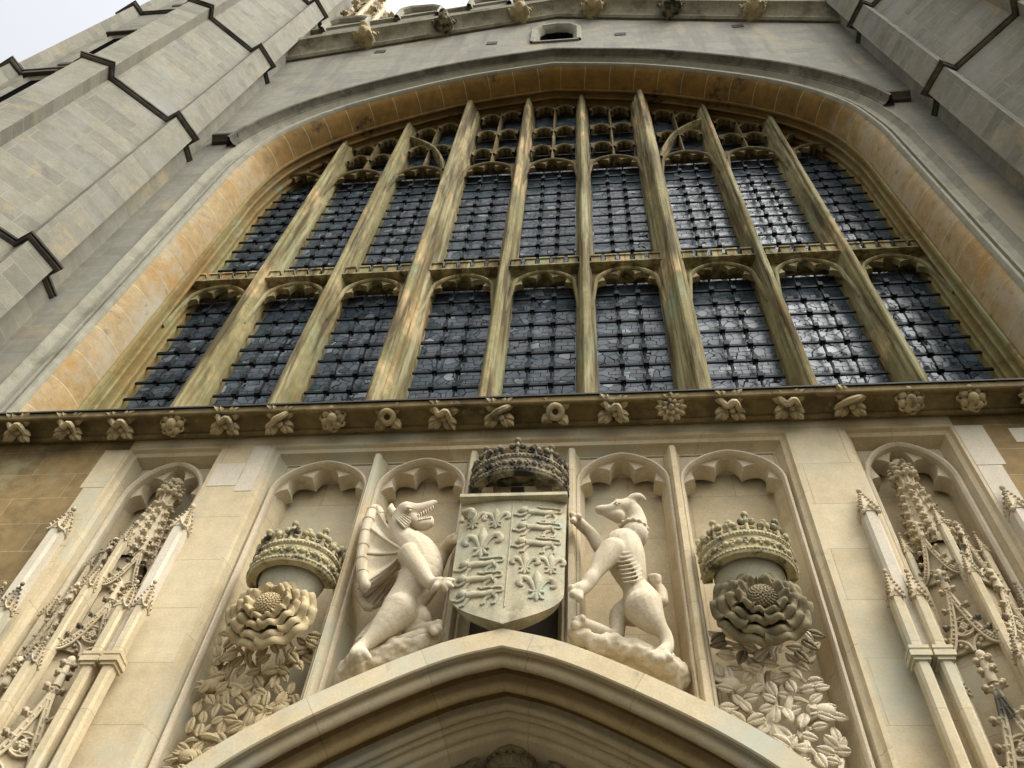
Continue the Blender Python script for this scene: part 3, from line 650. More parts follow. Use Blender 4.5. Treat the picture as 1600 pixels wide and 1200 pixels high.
def gablet(pA, pB, z0, zt, crock, roundel, out):
    """gable on the wall from pA to pB (x, y): ogee rakes with crockets, pierced head over two cusped lights, finial"""
    A = Vector((*pA, 0)); B = Vector((*pB, 0)); t = (B - A); L = t.length; t.normalize(); nrm = Vector(out).normalized()
    P = lambda u, z, o=0.0: A + t * (L * u) + nrm * o + Vector((0, 0, z))
    frame, tr, crs = MB(), MB(), []; H = zt - z0; gz = z0 + H * 0.78
    og = lambda k: (0.5 * (k ** 0.85), z0 + (gz - z0) * (0.22 * k + 0.78 * k ** 2.0))
    for sg in (0, 1):
        U = lambda u: u if not sg else 1 - u
        pts = [P(U(og(k / 8)[0]), og(k / 8)[1], 0.02) for k in range(9)]
        inw = t * (1 if not sg else -1)
        pin = [p + inw * L * 0.055 * (1 - 0.4 * k / 8) - Vector((0, 0, L * 0.10)) for k, p in enumerate(pts)]
        frame.tube(pts, L * 0.036, 6); frame.tube(pin, L * 0.03, 6); frame.grid([pts, pin])
        for k in range(16):
            f = (k + 0.5) / 16 * 8; i0 = min(int(f), 7); q = (pts[i0].lerp(pts[i0 + 1], f - i0) + pin[i0].lerp(pin[i0 + 1], f - i0)) / 2; frame.ball(q + nrm * 0.006, L * 0.026, seg=6, rings=4)
        sd = t * (-1 if not sg else 1); nb = 5
        for k in range(nb):
            q = (k + 0.75) / nb; u, z = og(min(q, 1)); cr = MB(); crs.append(cr); crocket(cr, P(U(u), z, 0.02) + sd * L * 0.03, sd + Vector((0, 0, 0.55)) + nrm * 0.3, crock)
    # beaded stem and finial
    frame.tube([P(0.5, gz - 0.02, 0.012), P(0.5, zt, 0.012)], [L * 0.085, L * 0.06], 8)
    for k in range(2):
        for sg in (-1, 1): cr = MB(); crs.append(cr); crocket(cr, P(0.5, lerp(gz, zt, 0.35 + 0.4 * k), 0.012), t * sg + Vector((0, 0, 0.4)) + nrm * 0.2, crock * 1.05)
    frame.ball(P(0.5, zt, 0.012), crock * 0.9, (1, 1, 1.4), seg=8, rings=6)
    # pierced plate between the rakes
    top = [(og(k / 8)) for k in range(9)]
    cp = [P(u, z - 0.01, -0.01) for u, z in top] + [P(1 - u, z - 0.01, -0.01) for u, z in top[::-1][1:]]
    tr.prism([P(0.02, z0, -0.01)] + cp[1:-1] + [P(0.98, z0, -0.01)], -nrm * 0.02)
    q = nrm
    if roundel:
        rc = P(0.5, z0 + H * 0.26, 0.012); frame.torus(rc, L * 0.19, L * 0.028, nrm, 20, 6)
        for k in range(4):
            a = k * PI / 2 + PI / 4; frame.torus(rc + t * math.cos(a) * L * 0.085 + Vector((0, 0, math.sin(a) * L * 0.085)), L * 0.075, L * 0.016, nrm, 12, 5)
        for k in range(7):
            a = k * 2 * PI / 6; frame.ball(rc + (t * math.cos(a) + Vector((0, 0, math.sin(a)))) * L * 0.05 * (k < 6), L * 0.035, seg=7, rings=5)
    # two small cusped lights below
    zb = z0 + (H * 0.05 if roundel else H * 0.12); nl = 2
    for j in range(nl):
        u0 = 0.06 + j * 0.45; w_ = 0.43; pts = []
        for k in range(11):
            a = PI * k / 10; pts.append(P(u0 + w_ / 2 - w_ / 2 * math.cos(a), zb - H * 0.10 + L * 0.30 * math.sin(a), 0.012))
        frame.tube(pts, L * 0.028, 6)
        for k in (2, 4, 6, 8):
            a = PI * k / 10; c = P(u0 + w_ / 2 - w_ * 0.36 * math.cos(a), zb - H * 0.10 + L * 0.21 * math.sin(a), 0.005); frame.ball(c, L * 0.04, (1, 1, 1), seg=7, rings=5)
    return frame, tr, crs

def canopy(s, label):
    cx = s * 3.345
    c = empty('niche_canopy', (cx, 0.35, 4.2), label, 'canopy', 'tabernacle canopies beside the doorway')
    # recessed niche with moulded frame and cusped head
    x0, x1 = 2.885, 3.86
    fr = [(0, 0), (-0.03, 0.0), (-0.04, 0.04), (-0.075, 0.06), (-0.08, 0.1), (-0.11, 0.17), (-0.115, 0.22), (-0.13, 0.40)]
    mb = MB(); mb.sweep([(s * x1, 2.0), (s * x1, 8.31), (s * x0, 8.31), (s * x0, 2.0)][::s], fr); n = obj('niche_frame', mb, 'cream_uv', c)
    mb = MB(); mb.poly([(s * x0, 0.4, 2), (s * x1, 0.4, 2), (s * x1, 0.4, 8.35), (s * x0, 0.4, 8.35)]); obj('niche_back', mb, 'cream', c)
    mb = MB(); mb.poly([(s * x0, 0, 8.31), (s * x1, 0, 8.31), (s * x1, 0, 8.44), (s * x0, 0, 8.44)]); obj('lintel', mb, 'cream', c)
    obj('cusped_head', cusped((x0 + x1) / 2 * s, 0.365, 7.72, 0.50, 0.12, 0.24, 0.14, roll=0.024, ztop=8.28, xw=0.42, spand=0.07, leg=5.2), 'figure', c)
    # spire
    ctr = Vector((cx - s * 0.02, 0.2, 0)); mb = MB(); cr = MB()
    z0, z1, r0, r1 = 6.88, 7.66, 0.17, 0.058; k8 = lambda k, r, z: (ctr.x + r * math.cos(PI / 8 + k * PI / 4), ctr.y + r * math.sin(PI / 8 + k * PI / 4), z)
    mb.grid([[k8(k, r0, z0) for k in range(8)], [k8(k, r1, z1) for k in range(8)]], closed=True)
    for k in range(8):
        mb.tube([k8(k, r0 * 1.02, z0), k8(k, r1 * 1.02, z1)], [0.02, 0.012], 6)
        a = PI / 8 + k * PI / 4
        for q in range(7):
            f = (q + 0.5) / 7; r = lerp(r0, r1, f); crocket(cr, k8(k, r * 1.03, lerp(z0, z1, f)), (math.cos(a), math.sin(a), 0.5), 0.036 - 0.006 * f)
    mb.prism([k8(k, r0 * 0.75, 6.3) for k in range(8)], (0, 0, z0 - 6.3 + 0.01)); sp = obj('spire', mb, 'carved', c); obj('crocketing', cr, 'carved', sp, smooth=60)
    mb = MB(); mb.lathe((ctr.x, ctr.y, 0), [(0.05, 7.58), (0.10, 7.60), (0.105, 7.63), (0.085, 7.645), (0.095, 7.66), (0.07, 7.68), (0.055, 7.70)], 8); obj('collar', mb, 'carved', c)
    mb = MB(); mb.tube([(ctr.x, ctr.y, 7.66), (ctr.x, ctr.y, 7.8), (ctr.x, ctr.y, 7.98)], [0.05, 0.075, 0.04], 8)
    for q in range(3):
        for k in range(8 - q): 
            a = k * 2 * PI / (8 - q) + q * 0.3; crocket(mb, (ctr.x + 0.05 * math.cos(a), ctr.y + 0.05 * math.sin(a), 7.78 + 0.075 * q), (math.cos(a), math.sin(a), 0.3), 0.046 - 0.006 * q)
    for k in range(8):
        a = k * PI / 4; mb.tube([(ctr.x + 0.055 * math.cos(a), ctr.y + 0.055 * math.sin(a), 7.66), (ctr.x + 0.075 * math.cos(a), ctr.y + 0.075 * math.sin(a), 7.80)], 0.012, 5)
    mb.ball((ctr.x, ctr.y, 7.99), 0.055, (1, 1, 1.2)); obj('finial', mb, 'carved', c, smooth=60)
    # three diminishing tiers of gables on two canted faces
    for ti, (zb, zt, yc, ys, hw, w, cz, rnd) in enumerate(((6.50, 7.08, -0.02, 0.16, 0.285, 0.058, 0.023, False), (5.80, 6.48, -0.10, 0.10, 0.35, 0.068, 0.028, True), (4.75, 5.66, -0.20, 0.04, 0.385, 0.078, 0.036, True))):
        C = (cx - s * 0.02, yc); Lp = (cx - hw, ys); Rp = (cx + hw, ys); low = (4.4, 4.4, 2.6)[ti]; lo2 = (6.0, 5.0, 3.4)[ti]
        mb = MB(); mb.prism([(Lp[0], 0.42, lo2), (Lp[0], ys + 0.05, lo2), (C[0], yc + 0.06, lo2), (Rp[0], ys + 0.05, lo2), (Rp[0], 0.42, lo2)], (0, 0, zb + 0.05 - lo2)); core = obj('canopy_stage', mb, 'cream', c)
        for pA, pB in ((Lp, C), (C, Rp)):
            out = Vector((pB[1] - pA[1], -(pB[0] - pA[0]), 0))
            f, tr, crs = gablet(pA, pB, zb, zt, cz, rnd, out)
            go = obj('gable', f, 'carved', c, smooth=60); obj('tracery', tr, 'tan' if False else 'cream', go, smooth=0); [obj('crocket', q_, 'pinn', go, smooth=60) for q_ in crs]
        for px, py in (Lp, C, Rp):
            top = zt + (0.1 if (px, py) == C else -0.02); ww = w
            mb = MB(); shaft_mb(mb, px, py - 0.015, ww, lo2 - 0.2, top - 0.22); po = obj('corner_shaft', mb, 'cream', c)
            mb = MB(); pinnacle_top(mb, (px, py - 0.015, top - 0.22), ww * 1.02, 0.22); obj('pinnacle', mb, 'pinn', po, smooth=60)
    return c
canopy(-1, 'tall crocketed stone canopy in its niche, by the yellow wall left of the doorway')
canopy(1, 'tall crocketed stone canopy in its niche, right of the doorway and the brown rose')

def buttress(x, label):
    b = empty('pinnacled_shaft', (x, 0, 0), label, 'pinnacle', 'slender pinnacled shafts beside the canopies')
    y = -0.055
    mb = MB(); shaft_mb(mb, x, y, 0.115, 5.62, 7.06); obj('upper_shaft', mb, 'white', b)
    mb = MB(); pinnacle_top(mb, (x, y, 7.06), 0.118, 0.30); obj('pinnacle', mb, 'carved', b, smooth=60)
    for dx in (-0.075, 0.075):
        mb = MB(); shaft_mb(mb, x + dx, y - 0.075, 0.085, 0, 6.12); sh = obj('lower_shaft', mb, 'cream', b)
        mb = MB(); pinnacle_top(mb, (x + dx, y - 0.075, 6.12), 0.088, 0.27); obj('pinnacle', mb, 'pinn', sh, smooth=60)
        mb = MB(); a = 0.05
        for e, z0, z1 in ((0.012, 5.56, 5.585), (0.026, 5.585, 5.625), (0.016, 5.625, 5.645), (0.022, 5.645, 5.67)):
            mb.box(x + dx - 0.0425 - e, x + dx + 0.0425 + e, y - 0.075 - 0.0425 - e, y, z0, z1)
        obj('band', mb, 'cream', sh, smooth=0)
    mb = MB(); mb.box(x - 0.05, x + 0.05, -0.05, 0.02, 0, 5.7); obj('core', mb, 'cream', b)
    return b
buttress(-2.86, 'slender shaft with crocketed top between left canopy and golden rose')
buttress(-3.96, 'slender shaft with crocketed top against the yellow wall, far left')
buttress(2.80, 'slender shaft with crocketed top between right canopy and brown rose')
buttress(3.92, 'slender shaft with crocketed top against the stained wall, far right')

# ------------------------------------------------------------------ carved bosses in the cornice
def leafy(mb, c, d, up, L, W, curl=0.3):
    """thick carved leaf from c along d, facing -y"""
    c = Vector(c); d = Vector(d).normalized(); n = Vector((0, -1, 0)); t = d.cross(n).normalized(); rows = []
    for i in range(7):
        f = i / 6; w_ = W * (math.sin(PI * min(1, f * 0.92 + 0.08)) ** 0.7) * (1 + 0.12 * (i % 2)); row = []
        for j in range(5):
            g = (j - 2) / 2; row.append(c + d * L * f + t * w_ * 0.5 * g + n * (up * math.sin(PI * f * 0.8) + curl * L * f * f * 0.4 - abs(g) * W * 0.18 + (0.25 * W if j == 2 else 0) * 0.4))
        rows.append(row)
    mb.grid(rows); mb.grid([[p - n * W * 0.22 for p in r] for r in rows])
    for a, b in ((0, 1),):
        e = [r[0] for r in rows] + [r[-1] for r in rows[::-1]]
        mb.grid([e + [e[0]], [p - n * W * 0.22 for p in e] + [e[0] - n * W * 0.22]])
def boss_mesh(kind, rng):
    mb = MB(); r = 0.135
    if kind == 'ring':
        mb.torus((0, -0.05, -0.01), 0.058, 0.03, (0.1, -1, -0.2), 18, 8)
        for k in range(4):
            a = PI / 4 + k * PI / 2; mb.torus((r * 0.86 * math.cos(a), -0.02, r * 0.86 * math.sin(a)), 0.027, 0.016, (0.2 * math.cos(a), -1, 0.2), 10, 6)
            leafy(mb, (0.04 * math.cos(a), -0.01, 0.04 * math.sin(a)), (math.cos(a), 0, math.sin(a)), 0.03, 0.13, 0.10)
    elif kind == 'rosette':
        for k in range(12):
            a = k * PI / 6; leafy(mb, (0.03 * math.cos(a), -0.02, 0.03 * math.sin(a)), (math.cos(a), 0, math.sin(a)), 0.035, 0.115, 0.06)
        for k in range(8):
            a = k * PI / 4 + 0.2; leafy(mb, (0.01 * math.cos(a), -0.045, 0.01 * math.sin(a)), (math.cos(a), 0, math.sin(a)), 0.03, 0.075, 0.045)
        mb.ball((0, -0.075, 0), 0.028)
    elif kind == 'knot':
        for k in range(7):
            a = k * 2 * PI / 7; mb.ball((0.075 * math.cos(a), -0.03, 0.085 * math.sin(a)), 0.042, (1, 0.8, 1), seg=8, rings=6)
            mb.torus((0.1 * math.cos(a + 0.4), -0.02, 0.105 * math.sin(a + 0.4)), 0.024, 0.013, (0, -1, 0.2), 9, 5)
        mb.ball((0, -0.055, -0.01), 0.05, (1, 0.9, 1.2), seg=10, rings=8); mb.torus((0, -0.06, -0.065), 0.03, 0.014, (0, -1, -0.3), 10, 5)
    else:
        tilt = rng.choice((-1, 1)) * rng.uniform(0.4, 0.8)
        for k in range(4):
            a = PI / 4 + k * PI / 2 + rng.uniform(-0.15, 0.15); d = Vector((math.cos(a), 0, math.sin(a)))
            for da in (-0.42, 0, 0.42): leafy(mb, d * 0.04, (math.cos(a + da), 0, math.sin(a + da)), 0.045, 0.12 + 0.03 * (da == 0), 0.075)
            mb.ball(d * 0.15 + Vector((0, -0.03, 0)), 0.022, seg=7, rings=5)
        pts = [(-0.12 * math.cos(tilt), -0.03, -0.12 * math.sin(tilt)), (-0.03, -0.075, -0.01), (0.04, -0.085, 0.02), (0.12 * math.cos(tilt), -0.04, 0.12 * math.sin(tilt))]
        mb.tube([tuple(p) for p in spline(pts, 4)], [0.022 + 0.012 * math.sin(PI * k / 12) for k in range(13)], 7)
        mb.ball((0.02, -0.05, -0.05), 0.03, (1, 0.7, 1), seg=7, rings=5)
    return mb
KN = ['leaf', 'leaf', 'leaf', 'knot', 'leaf', 'leaf', 'knot', 'ring', 'leaf', 'leaf', 'ring', 'leaf', 'rosette', 'leaf', 'leaf', 'leaf', 'knot', 'knot', 'rosette']
DESC = {'leaf': 'curled leaf boss', 'ring': 'ringed boss', 'knot': 'knobbly foliage boss', 'rosette': 'round petalled boss'}
for k in range(19):
    rng = random.Random(100 + k); mb = boss_mesh(KN[k], rng); x = 0.31 + 0.53 * (k - 10)
    rot = Matrix.Rotation(R(46), 4, 'X') @ Matrix.Rotation(R(rng.uniform(-6, 6)), 4, 'Y')
    for v in mb.b.verts: v.co = rot @ v.co * 1.0 + Vector((x, -0.20, 8.42))
    o = obj('cornice_boss', mb, 'boss', None, loc=(x, -0.15, 8.43), smooth=50)
    tag(o, '%s on the cornice, %s of nineteen from the left' % (DESC[KN[k]], ORD[k]), 'boss', 'carved bosses along the cornice')

# grotesque heads on the gable string
GX = [-4.75, -2.85, -0.95, 0.93, 2.86, 4.74]
GD = ['curled beast head', 'shaggy open mouthed head', 'beast head with bent ears', 'small crouching beast head', 'toothed open mouthed head', 'hunched beast head']
for k, x in enumerate(GX):
    rng = random.Random(7 + k); z = gable(x) + 0.16; mb = MB(); b = Vector((x, -0.26, z))
    mb.chain([(b + Vector((0, 0.16, 0.05)), 0.25), (b + Vector((0, -0.06, -0.02)), 0.21)])
    op = k in (1, 4)
    mb.chain([(b + Vector((0, -0.10, 0.12)), 0.16), (b + Vector((0, -0.27, 0.10)), 0.12)])
    mb.chain([(b + Vector((0, -0.06, -0.14)), 0.12), (b + Vector((0.0, -0.22, -0.18 if op else -0.08)), 0.09)])
    for s in (-1, 1):
        mb.chain([(b + Vector((s * 0.14, 0.02, 0.15)), 0.07), (b + Vector((s * 0.27, -0.02, 0.22)), 0.05), (b + Vector((s * 0.31, -0.08, 0.10)), 0.035)])
        mb.ball(b + Vector((s * 0.09, -0.2, 0.2)), 0.05)
        mb.chain([(b + Vector((s * 0.2, 0.0, -0.16)), 0.07), (b + Vector((s * 0.17, -0.18, -0.2)), 0.05)])
    o = obj('grotesque_head', mb, 'sooty' if op else 'boss', None, loc=(x, 0, z)); sculpt(o, 0.03, 3)
    tag(o, 'carved %s on the gable string, %s from the left' % (GD[k], ORD[k]), 'gargoyle', 'grotesque heads along the gable')
    mb = MB()
    for q in range(22):
        a = PI * q / 21; d = Vector((math.cos(a), 0, math.sin(a)))
        mb.tube([b + d * 0.2 + Vector((0, -0.08, 0.0)), b + d * 0.3 + Vector((0, -0.03, 0.02))], [0.05, 0.02], 6)
    obj('mane', mb, 'sooty' if op else 'boss', o)
    if op:
        mb = MB()
        for q in range(8):
            xx = -0.1 + 0.2 * q / 7; mb.tube([b + Vector((xx, -0.3 + xx * xx * 4, 0.02)), b + Vector((xx, -0.3 + xx * xx * 4, -0.05))], [0.02, 0.004], 5)
        obj('teeth', mb, 'boss', o)

# ------------------------------------------------------------------ crowns
def crown(c, rx, ry, zb, h, label, mat, arched, drum):
    t = empty('carved_coronet', (c[0], c[1], zb), label, 'crown', 'carved stone crowns')
    cx, cy = c[0], c[1]; S = ry / rx; A0, A1 = R(172), R(368); n = 40
    ring = lambda prof: MB_l(prof)
    def arc(prof, n=40):
        mb = MB(); mb.lathe((cx, cy, zb), prof, n, A0, A1, S); return mb
    hb = h * 0.58
    obj('band', arc([(rx * 0.78, hb), (rx * 0.78, 0.0), (rx * 0.97, 0.0), (rx * 1.0, 0.015), (rx * 1.0, 0.045), (rx * 0.965, 0.055), (rx * 0.965, hb - 0.06), (rx * 1.0, hb - 0.05), (rx * 1.01, hb - 0.02), (rx * 0.98, hb), (rx * 0.78, hb)]), mat, t, smooth=40)
    P = lambda a, r, z: Vector((cx + r * math.cos(a), cy + S * r * math.sin(a), zb + z))
    mb = MB(); nb = 22
    for k in range(nb):
        a = lerp(R(178), R(362), k / (nb - 1)); zc = 0.055 + (hb - 0.115) / 2
        if k % 2: mb.ball(P(a, rx * 0.975, zc), 0.026, (1, 1, 1.1), seg=8, rings=6)
        else:
            for s in (-1, 1):
                mb.ball(P(a + s * 0.035, rx * 0.975, zc), 0.016, seg=6, rings=5); mb.ball(P(a, rx * 0.975, zc + s * 0.024), 0.016, seg=6, rings=5)
        for zz in (0.03, hb - 0.035): mb.ball(P(a, rx * 1.0, zz), 0.014, seg=6, rings=5); mb.ball(P(a + 0.07, rx * 1.0, zz), 0.012, seg=6, rings=5)
    obj('jewel_band', mb, mat, t, smooth=60)
    nf = 9; mb = MB()
    for k in range(nf):
        a = lerp(R(180), R(360), k / (nf - 1)); big = k % 2 == 0; hh = (h - hb) * (1.0 if big else 0.7); r = rx * 0.95
        mb = MB()
        mb.tube([P(a, r, hb - 0.01), P(a, r, hb + hh * 0.9)], [0.02, 0.016], 6)
        tv = Vector((-math.sin(a), S * math.cos(a), 0)).normalized(); u = rx * 0.11
        if big:
            mb.tube([P(a, r, hb + hh * 0.55) - tv * u, P(a, r, hb + hh * 0.55) + tv * u], 0.018, 6)
            for q in (P(a, r, hb + hh * 0.55) - tv * u, P(a, r, hb + hh * 0.55) + tv * u, P(a, r, hb + hh)): mb.ball(q, 0.03, seg=8, rings=6)
            mb.ball(P(a, r, hb + hh * 0.55), 0.03, seg=8, rings=6)
        else:
            for s in (-1, 0, 1): mb.ball(P(a, r, hb + hh * (0.8 if s == 0 else 0.55)) + tv * s * u * 0.5, 0.034, seg=8, rings=6)
        mb.tube([P(a, r, hb + 0.02) - tv * u * 1.3, P(a, r, hb + 0.05), P(a, r, hb + 0.02) + tv * u * 1.3], 0.014, 5)
        obj('fleuron', mb, mat, t, smooth=60)
    if drum:
        mb = MB(); mb.lathe((cx, cy + 0.02, zb), [(rx * 0.42, -0.26), (rx * 0.62, -0.12), (rx * 0.74, 0.0), (rx * 0.77, hb)], 24, A0, A1, S); obj('cap', mb, 'drum', t)
    else:
        mb = MB(); mb.box(cx - 0.055, cx + 0.055, cy - 0.1, cy + 0.4, zb - 0.22, zb + 0.03); obj('bracket', mb, 'wood', t, smooth=0)
        mb = MB(); mb.poly([P(A0, rx * 0.78, hb * 0.8)] + [P(lerp(A0, A1, k / 20), rx * 0.78, hb * 0.8) for k in range(1, 21)]); obj('top', mb, mat, t)
    return t
crown((0, -0.03), 0.425, 0.31, 7.40, 0.42, 'large blackened stone crown above the royal shield', 'sooty', True, False)
crown((-1.75, 0.01), 0.35, 0.30, 6.46, 0.40, 'lichened stone crown above the golden rose, left of the dragon', 'lichen', False, True)
crown((1.79, 0.01), 0.35, 0.30, 6.46, 0.40, 'lichened stone crown above the brown rose, right of the greyhound', 'lichen', False, True)

# ------------------------------------------------------------------ roses
def leaf_mesh(mb, c, d, L, W, n, serr=True):
    c = Vector(c); d = Vector(d).normalized(); n = (Vector(n) - d * Vector(n).dot(d)).normalized(); t = d.cross(n); rows = []
    for i in range(15):
        f = i / 14; w_ = W * 2.2 * (f + 0.02) ** 0.55 * (1.0 - f) ** 0.75 * (1 + (0.11 if i % 2 and serr else -0.03)); row = []
        for j in range(9):
            g = (j - 4) / 4; ag = abs(g); h = 0.13 * W * math.sin(PI * min(ag * 1.05, 1)) * (1 - f * 0.4) - (0.05 * W if j == 4 else 0) + 0.035 * W * math.cos(f * 36 + ag * 6) * (1 if 0 < ag < 1 else 0)
            row.append(c + d * L * (f - 0.04 * ag) + t * w_ * 0.5 * g + n * (h + 0.05 * L * math.sin(PI * f) - 0.08 * L * f * f))
        rows.append(row)
    mb.grid(rows); bk = [[p - n * W * 0.06 for p in r] for r in rows]; mb.grid(bk)
    e = [r[0] for r in rows] + rows[-1][1:-1] + [r[-1] for r in rows[::-1]] + rows[0][1:-1][::-1]; eb = [r[0] for r in bk] + bk[-1][1:-1] + [r[-1] for r in bk[::-1]] + bk[0][1:-1][::-1]
    mb.grid([e + [e[0]], eb + [eb[0]]])
def rose(c, r, mat, label):
    t = empty('carved_rose', c, label, 'rose', 'carved double roses'); c = Vector(c)
    rot = Matrix.Rotation(R(-5), 3, 'X'); rng = random.Random(int(c.x * 100))
    for layer, (n, r0, r1, lift) in enumerate(((5, 0.55, 1.0, 0.0), (5, 0.45, 0.86, 0.045), (5, 0.36, 0.69, 0.09), (5, 0.28, 0.51, 0.13))):
        for k in range(n):
            a0 = PI / 2 + 2 * PI * k / n + (PI / n if layer % 2 else 0); mb = MB(); rows, back = [], []
            nu, nv = 19, 12; up = 0.016 * (k % 2)
            for i in range(nv):
                f = i / (nv - 1); row, rb = [], []
                for j in range(nu):
                    g = (j / (nu - 1) - 0.5) * 2; a = a0 + g * 1.16 * PI / n
                    edge = 1 - 0.10 * abs(g) ** 4 - 0.06 * math.exp(-(g / 0.2) ** 2)
                    lip = max(0, f - 0.78) / 0.22; cupr = min(f, 0.78) / 0.78
                    rr = r * (r0 * 0.45 + (r1 * edge - r0 * 0.45) * (0.80 * cupr ** 1.25 + 0.20 * lip))
                    wave = 0.022 * math.cos(g * PI * 2.6) * f * f
                    y = -lift - up - 0.085 * cupr ** 2.4 + 0.02 * lip ** 2 + wave + 0.02 * math.exp(-(g / 0.25) ** 2) * f
                    p = Vector((rr * math.cos(a), y, rr * math.sin(a))); row.append(c + rot @ p); rb.append(c + rot @ (p + Vector((-0.012 * math.cos(a) * (1 - lip), 0.022, -0.012 * math.sin(a) * (1 - lip)))))
                rows.append(row); back.append(rb)
            mb.grid(rows); mb.grid(back)
            e = rows[-1]; mb.grid([e, back[-1]]); mb.grid([[q[0] for q in rows], [q[0] for q in back]]); mb.grid([[q[-1] for q in rows], [q[-1] for q in back]])
            obj('petal', mb, mat, t, smooth=70)
    mb = MB(); mb.ball(c + rot @ Vector((0, -0.165, 0)), r * 0.27, (1, 0.62, 1), seg=20, rings=14)
    for k in range(110):
        f = (k + 0.5) / 110; ph = math.acos(1 - f); th = k * 2.39996; q = Vector((math.sin(ph) * math.cos(th), -math.cos(ph) * 0.62, math.sin(ph) * math.sin(th))) * r * 0.27
        mb.ball(c + rot @ (q + Vector((0, -0.165, 0))), 0.0095, seg=6, rings=4)
    obj('seed_boss', mb, mat, t, smooth=60)
    mb = MB(); mb.lathe((0, 0, 0), [(0.0, 0), (r * 0.42, 0.02), (r * 0.36, 0.12), (r * 0.2, 0.3)], 20)
    for v in mb.b.verts: v.co = c + Vector((v.co.x, v.co.z - 0.06, v.co.y))
    obj('backing', mb, mat, t)
    for k in (0, 1, 2, 6, 7, 8):
        a = R(190 + 20 * k + rng.uniform(-9, 9)); d = Vector((math.cos(a), 0, math.sin(a))); mb = MB(); p = c + d * r * rng.uniform(0.72, 0.95) + Vector((0, 0.11, 0))
        leaf_mesh(mb, p, d + Vector((rng.uniform(-.35, .35), -0.15, rng.uniform(-.3, .1))), 0.13, 0.08, (d.x * 0.3, -1, -0.25)); obj('leaf', mb, mat, t, smooth=40)
    return t
rose((-1.765, -0.04, 6.07), 0.345, 'tan', 'golden brown carved double rose under the left crown')
rose((1.80, -0.04, 6.08), 0.36, 'brownrose', 'dark brown carved double rose under the right crown')

# ------------------------------------------------------------------ leafy rose bushes below the roses
def bush(cx, seed, mat, label):
    t = empty('carved_rose_bush', (cx, 0.3, 4.3), label, 'relief', 'carved rose bushes'); rng = random.Random(seed)
    s = 1 if cx > 0 else -1; leaves = []; Y = 0.24
    tr = [(cx + s * 0.22, 0.26, 4.35), (cx + s * 0.10, 0.22, 4.7), (cx + s * 0.02, 0.19, 5.0), (cx - s * 0.06, 0.18, 5.3), (cx - s * 0.02, 0.2, 5.6), (cx, 0.2, 5.75)]
    tp = [tuple(p) for p in spline(tr, 6)]
    mb = MB(); mb.tube(tp, [lerp(0.075, 0.045, i / (len(tp) - 1)) for i in range(len(tp))], 8); trunk = obj('stem', mb, mat, t)
    def branch(p, a, L, r, dep):
        pts = [Vector(p)]; ang = a
        for k in range(5):
            ang += rng.uniform(-0.45, 0.45) + 0.10 * (1 if math.cos(ang) * s > 0 else -1)
            q = pts[-1] + Vector((math.cos(ang), 0, math.sin(ang))) * L / 5; q.y = 0.17 - 0.04 * math.sin(k) + rng.uniform(-0.02, 0.02)
            q.x = min(max(q.x, cx - 0.36), cx + 0.36); pts.append(q)
            if k >= 1:
                sg = (-1) ** k
                for da in ((sg * 1.0,) if rng.random() < 0.6 else (1.0, -0.9)):
                    leaves.append((q.copy(), ang + da + rng.uniform(-0.2, 0.2), rng.uniform(0.10, 0.135)))
        mb = MB(); pp = [tuple(v) for v in spline([tuple(v) for v in pts], 3)]; mb.tube(pp, [lerp(r, r * 0.5, i / (len(pp) - 1)) for i in range(len(pp))], 7); obj('branch', mb, mat, t)
        leaves.append((pts[-1].copy(), ang, 0.12))
        if dep > 0: branch(pts[2], a + rng.choice((-1, 1)) * 0.9, L * 0.7, r * 0.7, dep - 1)
    for i, f in enumerate((0.10, 0.2, 0.3, 0.42, 0.52, 0.62, 0.74, 0.86)):
        p = tp[int(f * (len(tp) - 1))]; sd = 1 if i % 2 else -1
        branch(p, PI / 2 - sd * rng.uniform(0.7, 1.15), rng.uniform(0.36, 0.5), 0.034, 1 if i % 2 == 0 else 0)
    nodes_ = [q for q, a, L in leaves] + [Vector(p) for p in tp[::3]]; n_ = 0
    for iz in range(21):
        for ix in range(8):
            z = 5.98 - 0.080 * iz + rng.uniform(-.025, .025); x = cx - 0.385 + 0.107 * (ix + 0.5 * (iz % 2)) + rng.uniform(-.025, .025)
            if abs(x - cx) > 0.37 or z < hood_z(x) - 0.12 or n_ > 96 or rng.random() < 0.06: continue
            p = Vector((x, 0.17 - rng.uniform(0, 0.05) - max(0, z - 5.6) * 0.12, z)); q = min(nodes_, key=lambda w_: (w_ - p).length)
            d = (p - q); a = math.atan2(d.z, d.x) + rng.uniform(-0.7, 0.7); L = rng.uniform(0.095, 0.13)
            b = p - Vector((math.cos(a), 0, math.sin(a))) * L * 0.45
            mb = MB(); mb.tube([q, q.lerp(b, 0.5) + Vector((0, -0.015, 0)), b, p], [0.017, 0.015, 0.013, 0.008], 6)
            leaf_mesh(mb, b + Vector((0, -0.015, 0)), (math.cos(a), rng.uniform(-0.35, 0.05), math.sin(a)), L, L * rng.uniform(0.55, 0.68), Vector((rng.uniform(-0.35, 0.35), -1, rng.uniform(-0.6, 0.0))))
            obj('leaf', mb, mat, t, smooth=40); n_ += 1
    # pomegranate-like buds
    for k in range(3):
        mb = MB(); q = Vector((cx + (-0.3, 0.28, -0.26)[k] * 1, 0.14, (5.62, 5.4, 5.05)[k])); mb.ball(q, 0.06, (1.25, 0.9, 0.95), seg=12, rings=9)
        for j in range(6): mb.tube([q + Vector((-0.06, 0, 0)) + Vector((0, 0.03 * math.cos(j), 0.03 * math.sin(j))), q + Vector((-0.105, 0.045 * math.cos(j), 0.045 * math.sin(j)))], [0.015, 0.006], 5)
        obj('bud', mb, mat, t)
    return t
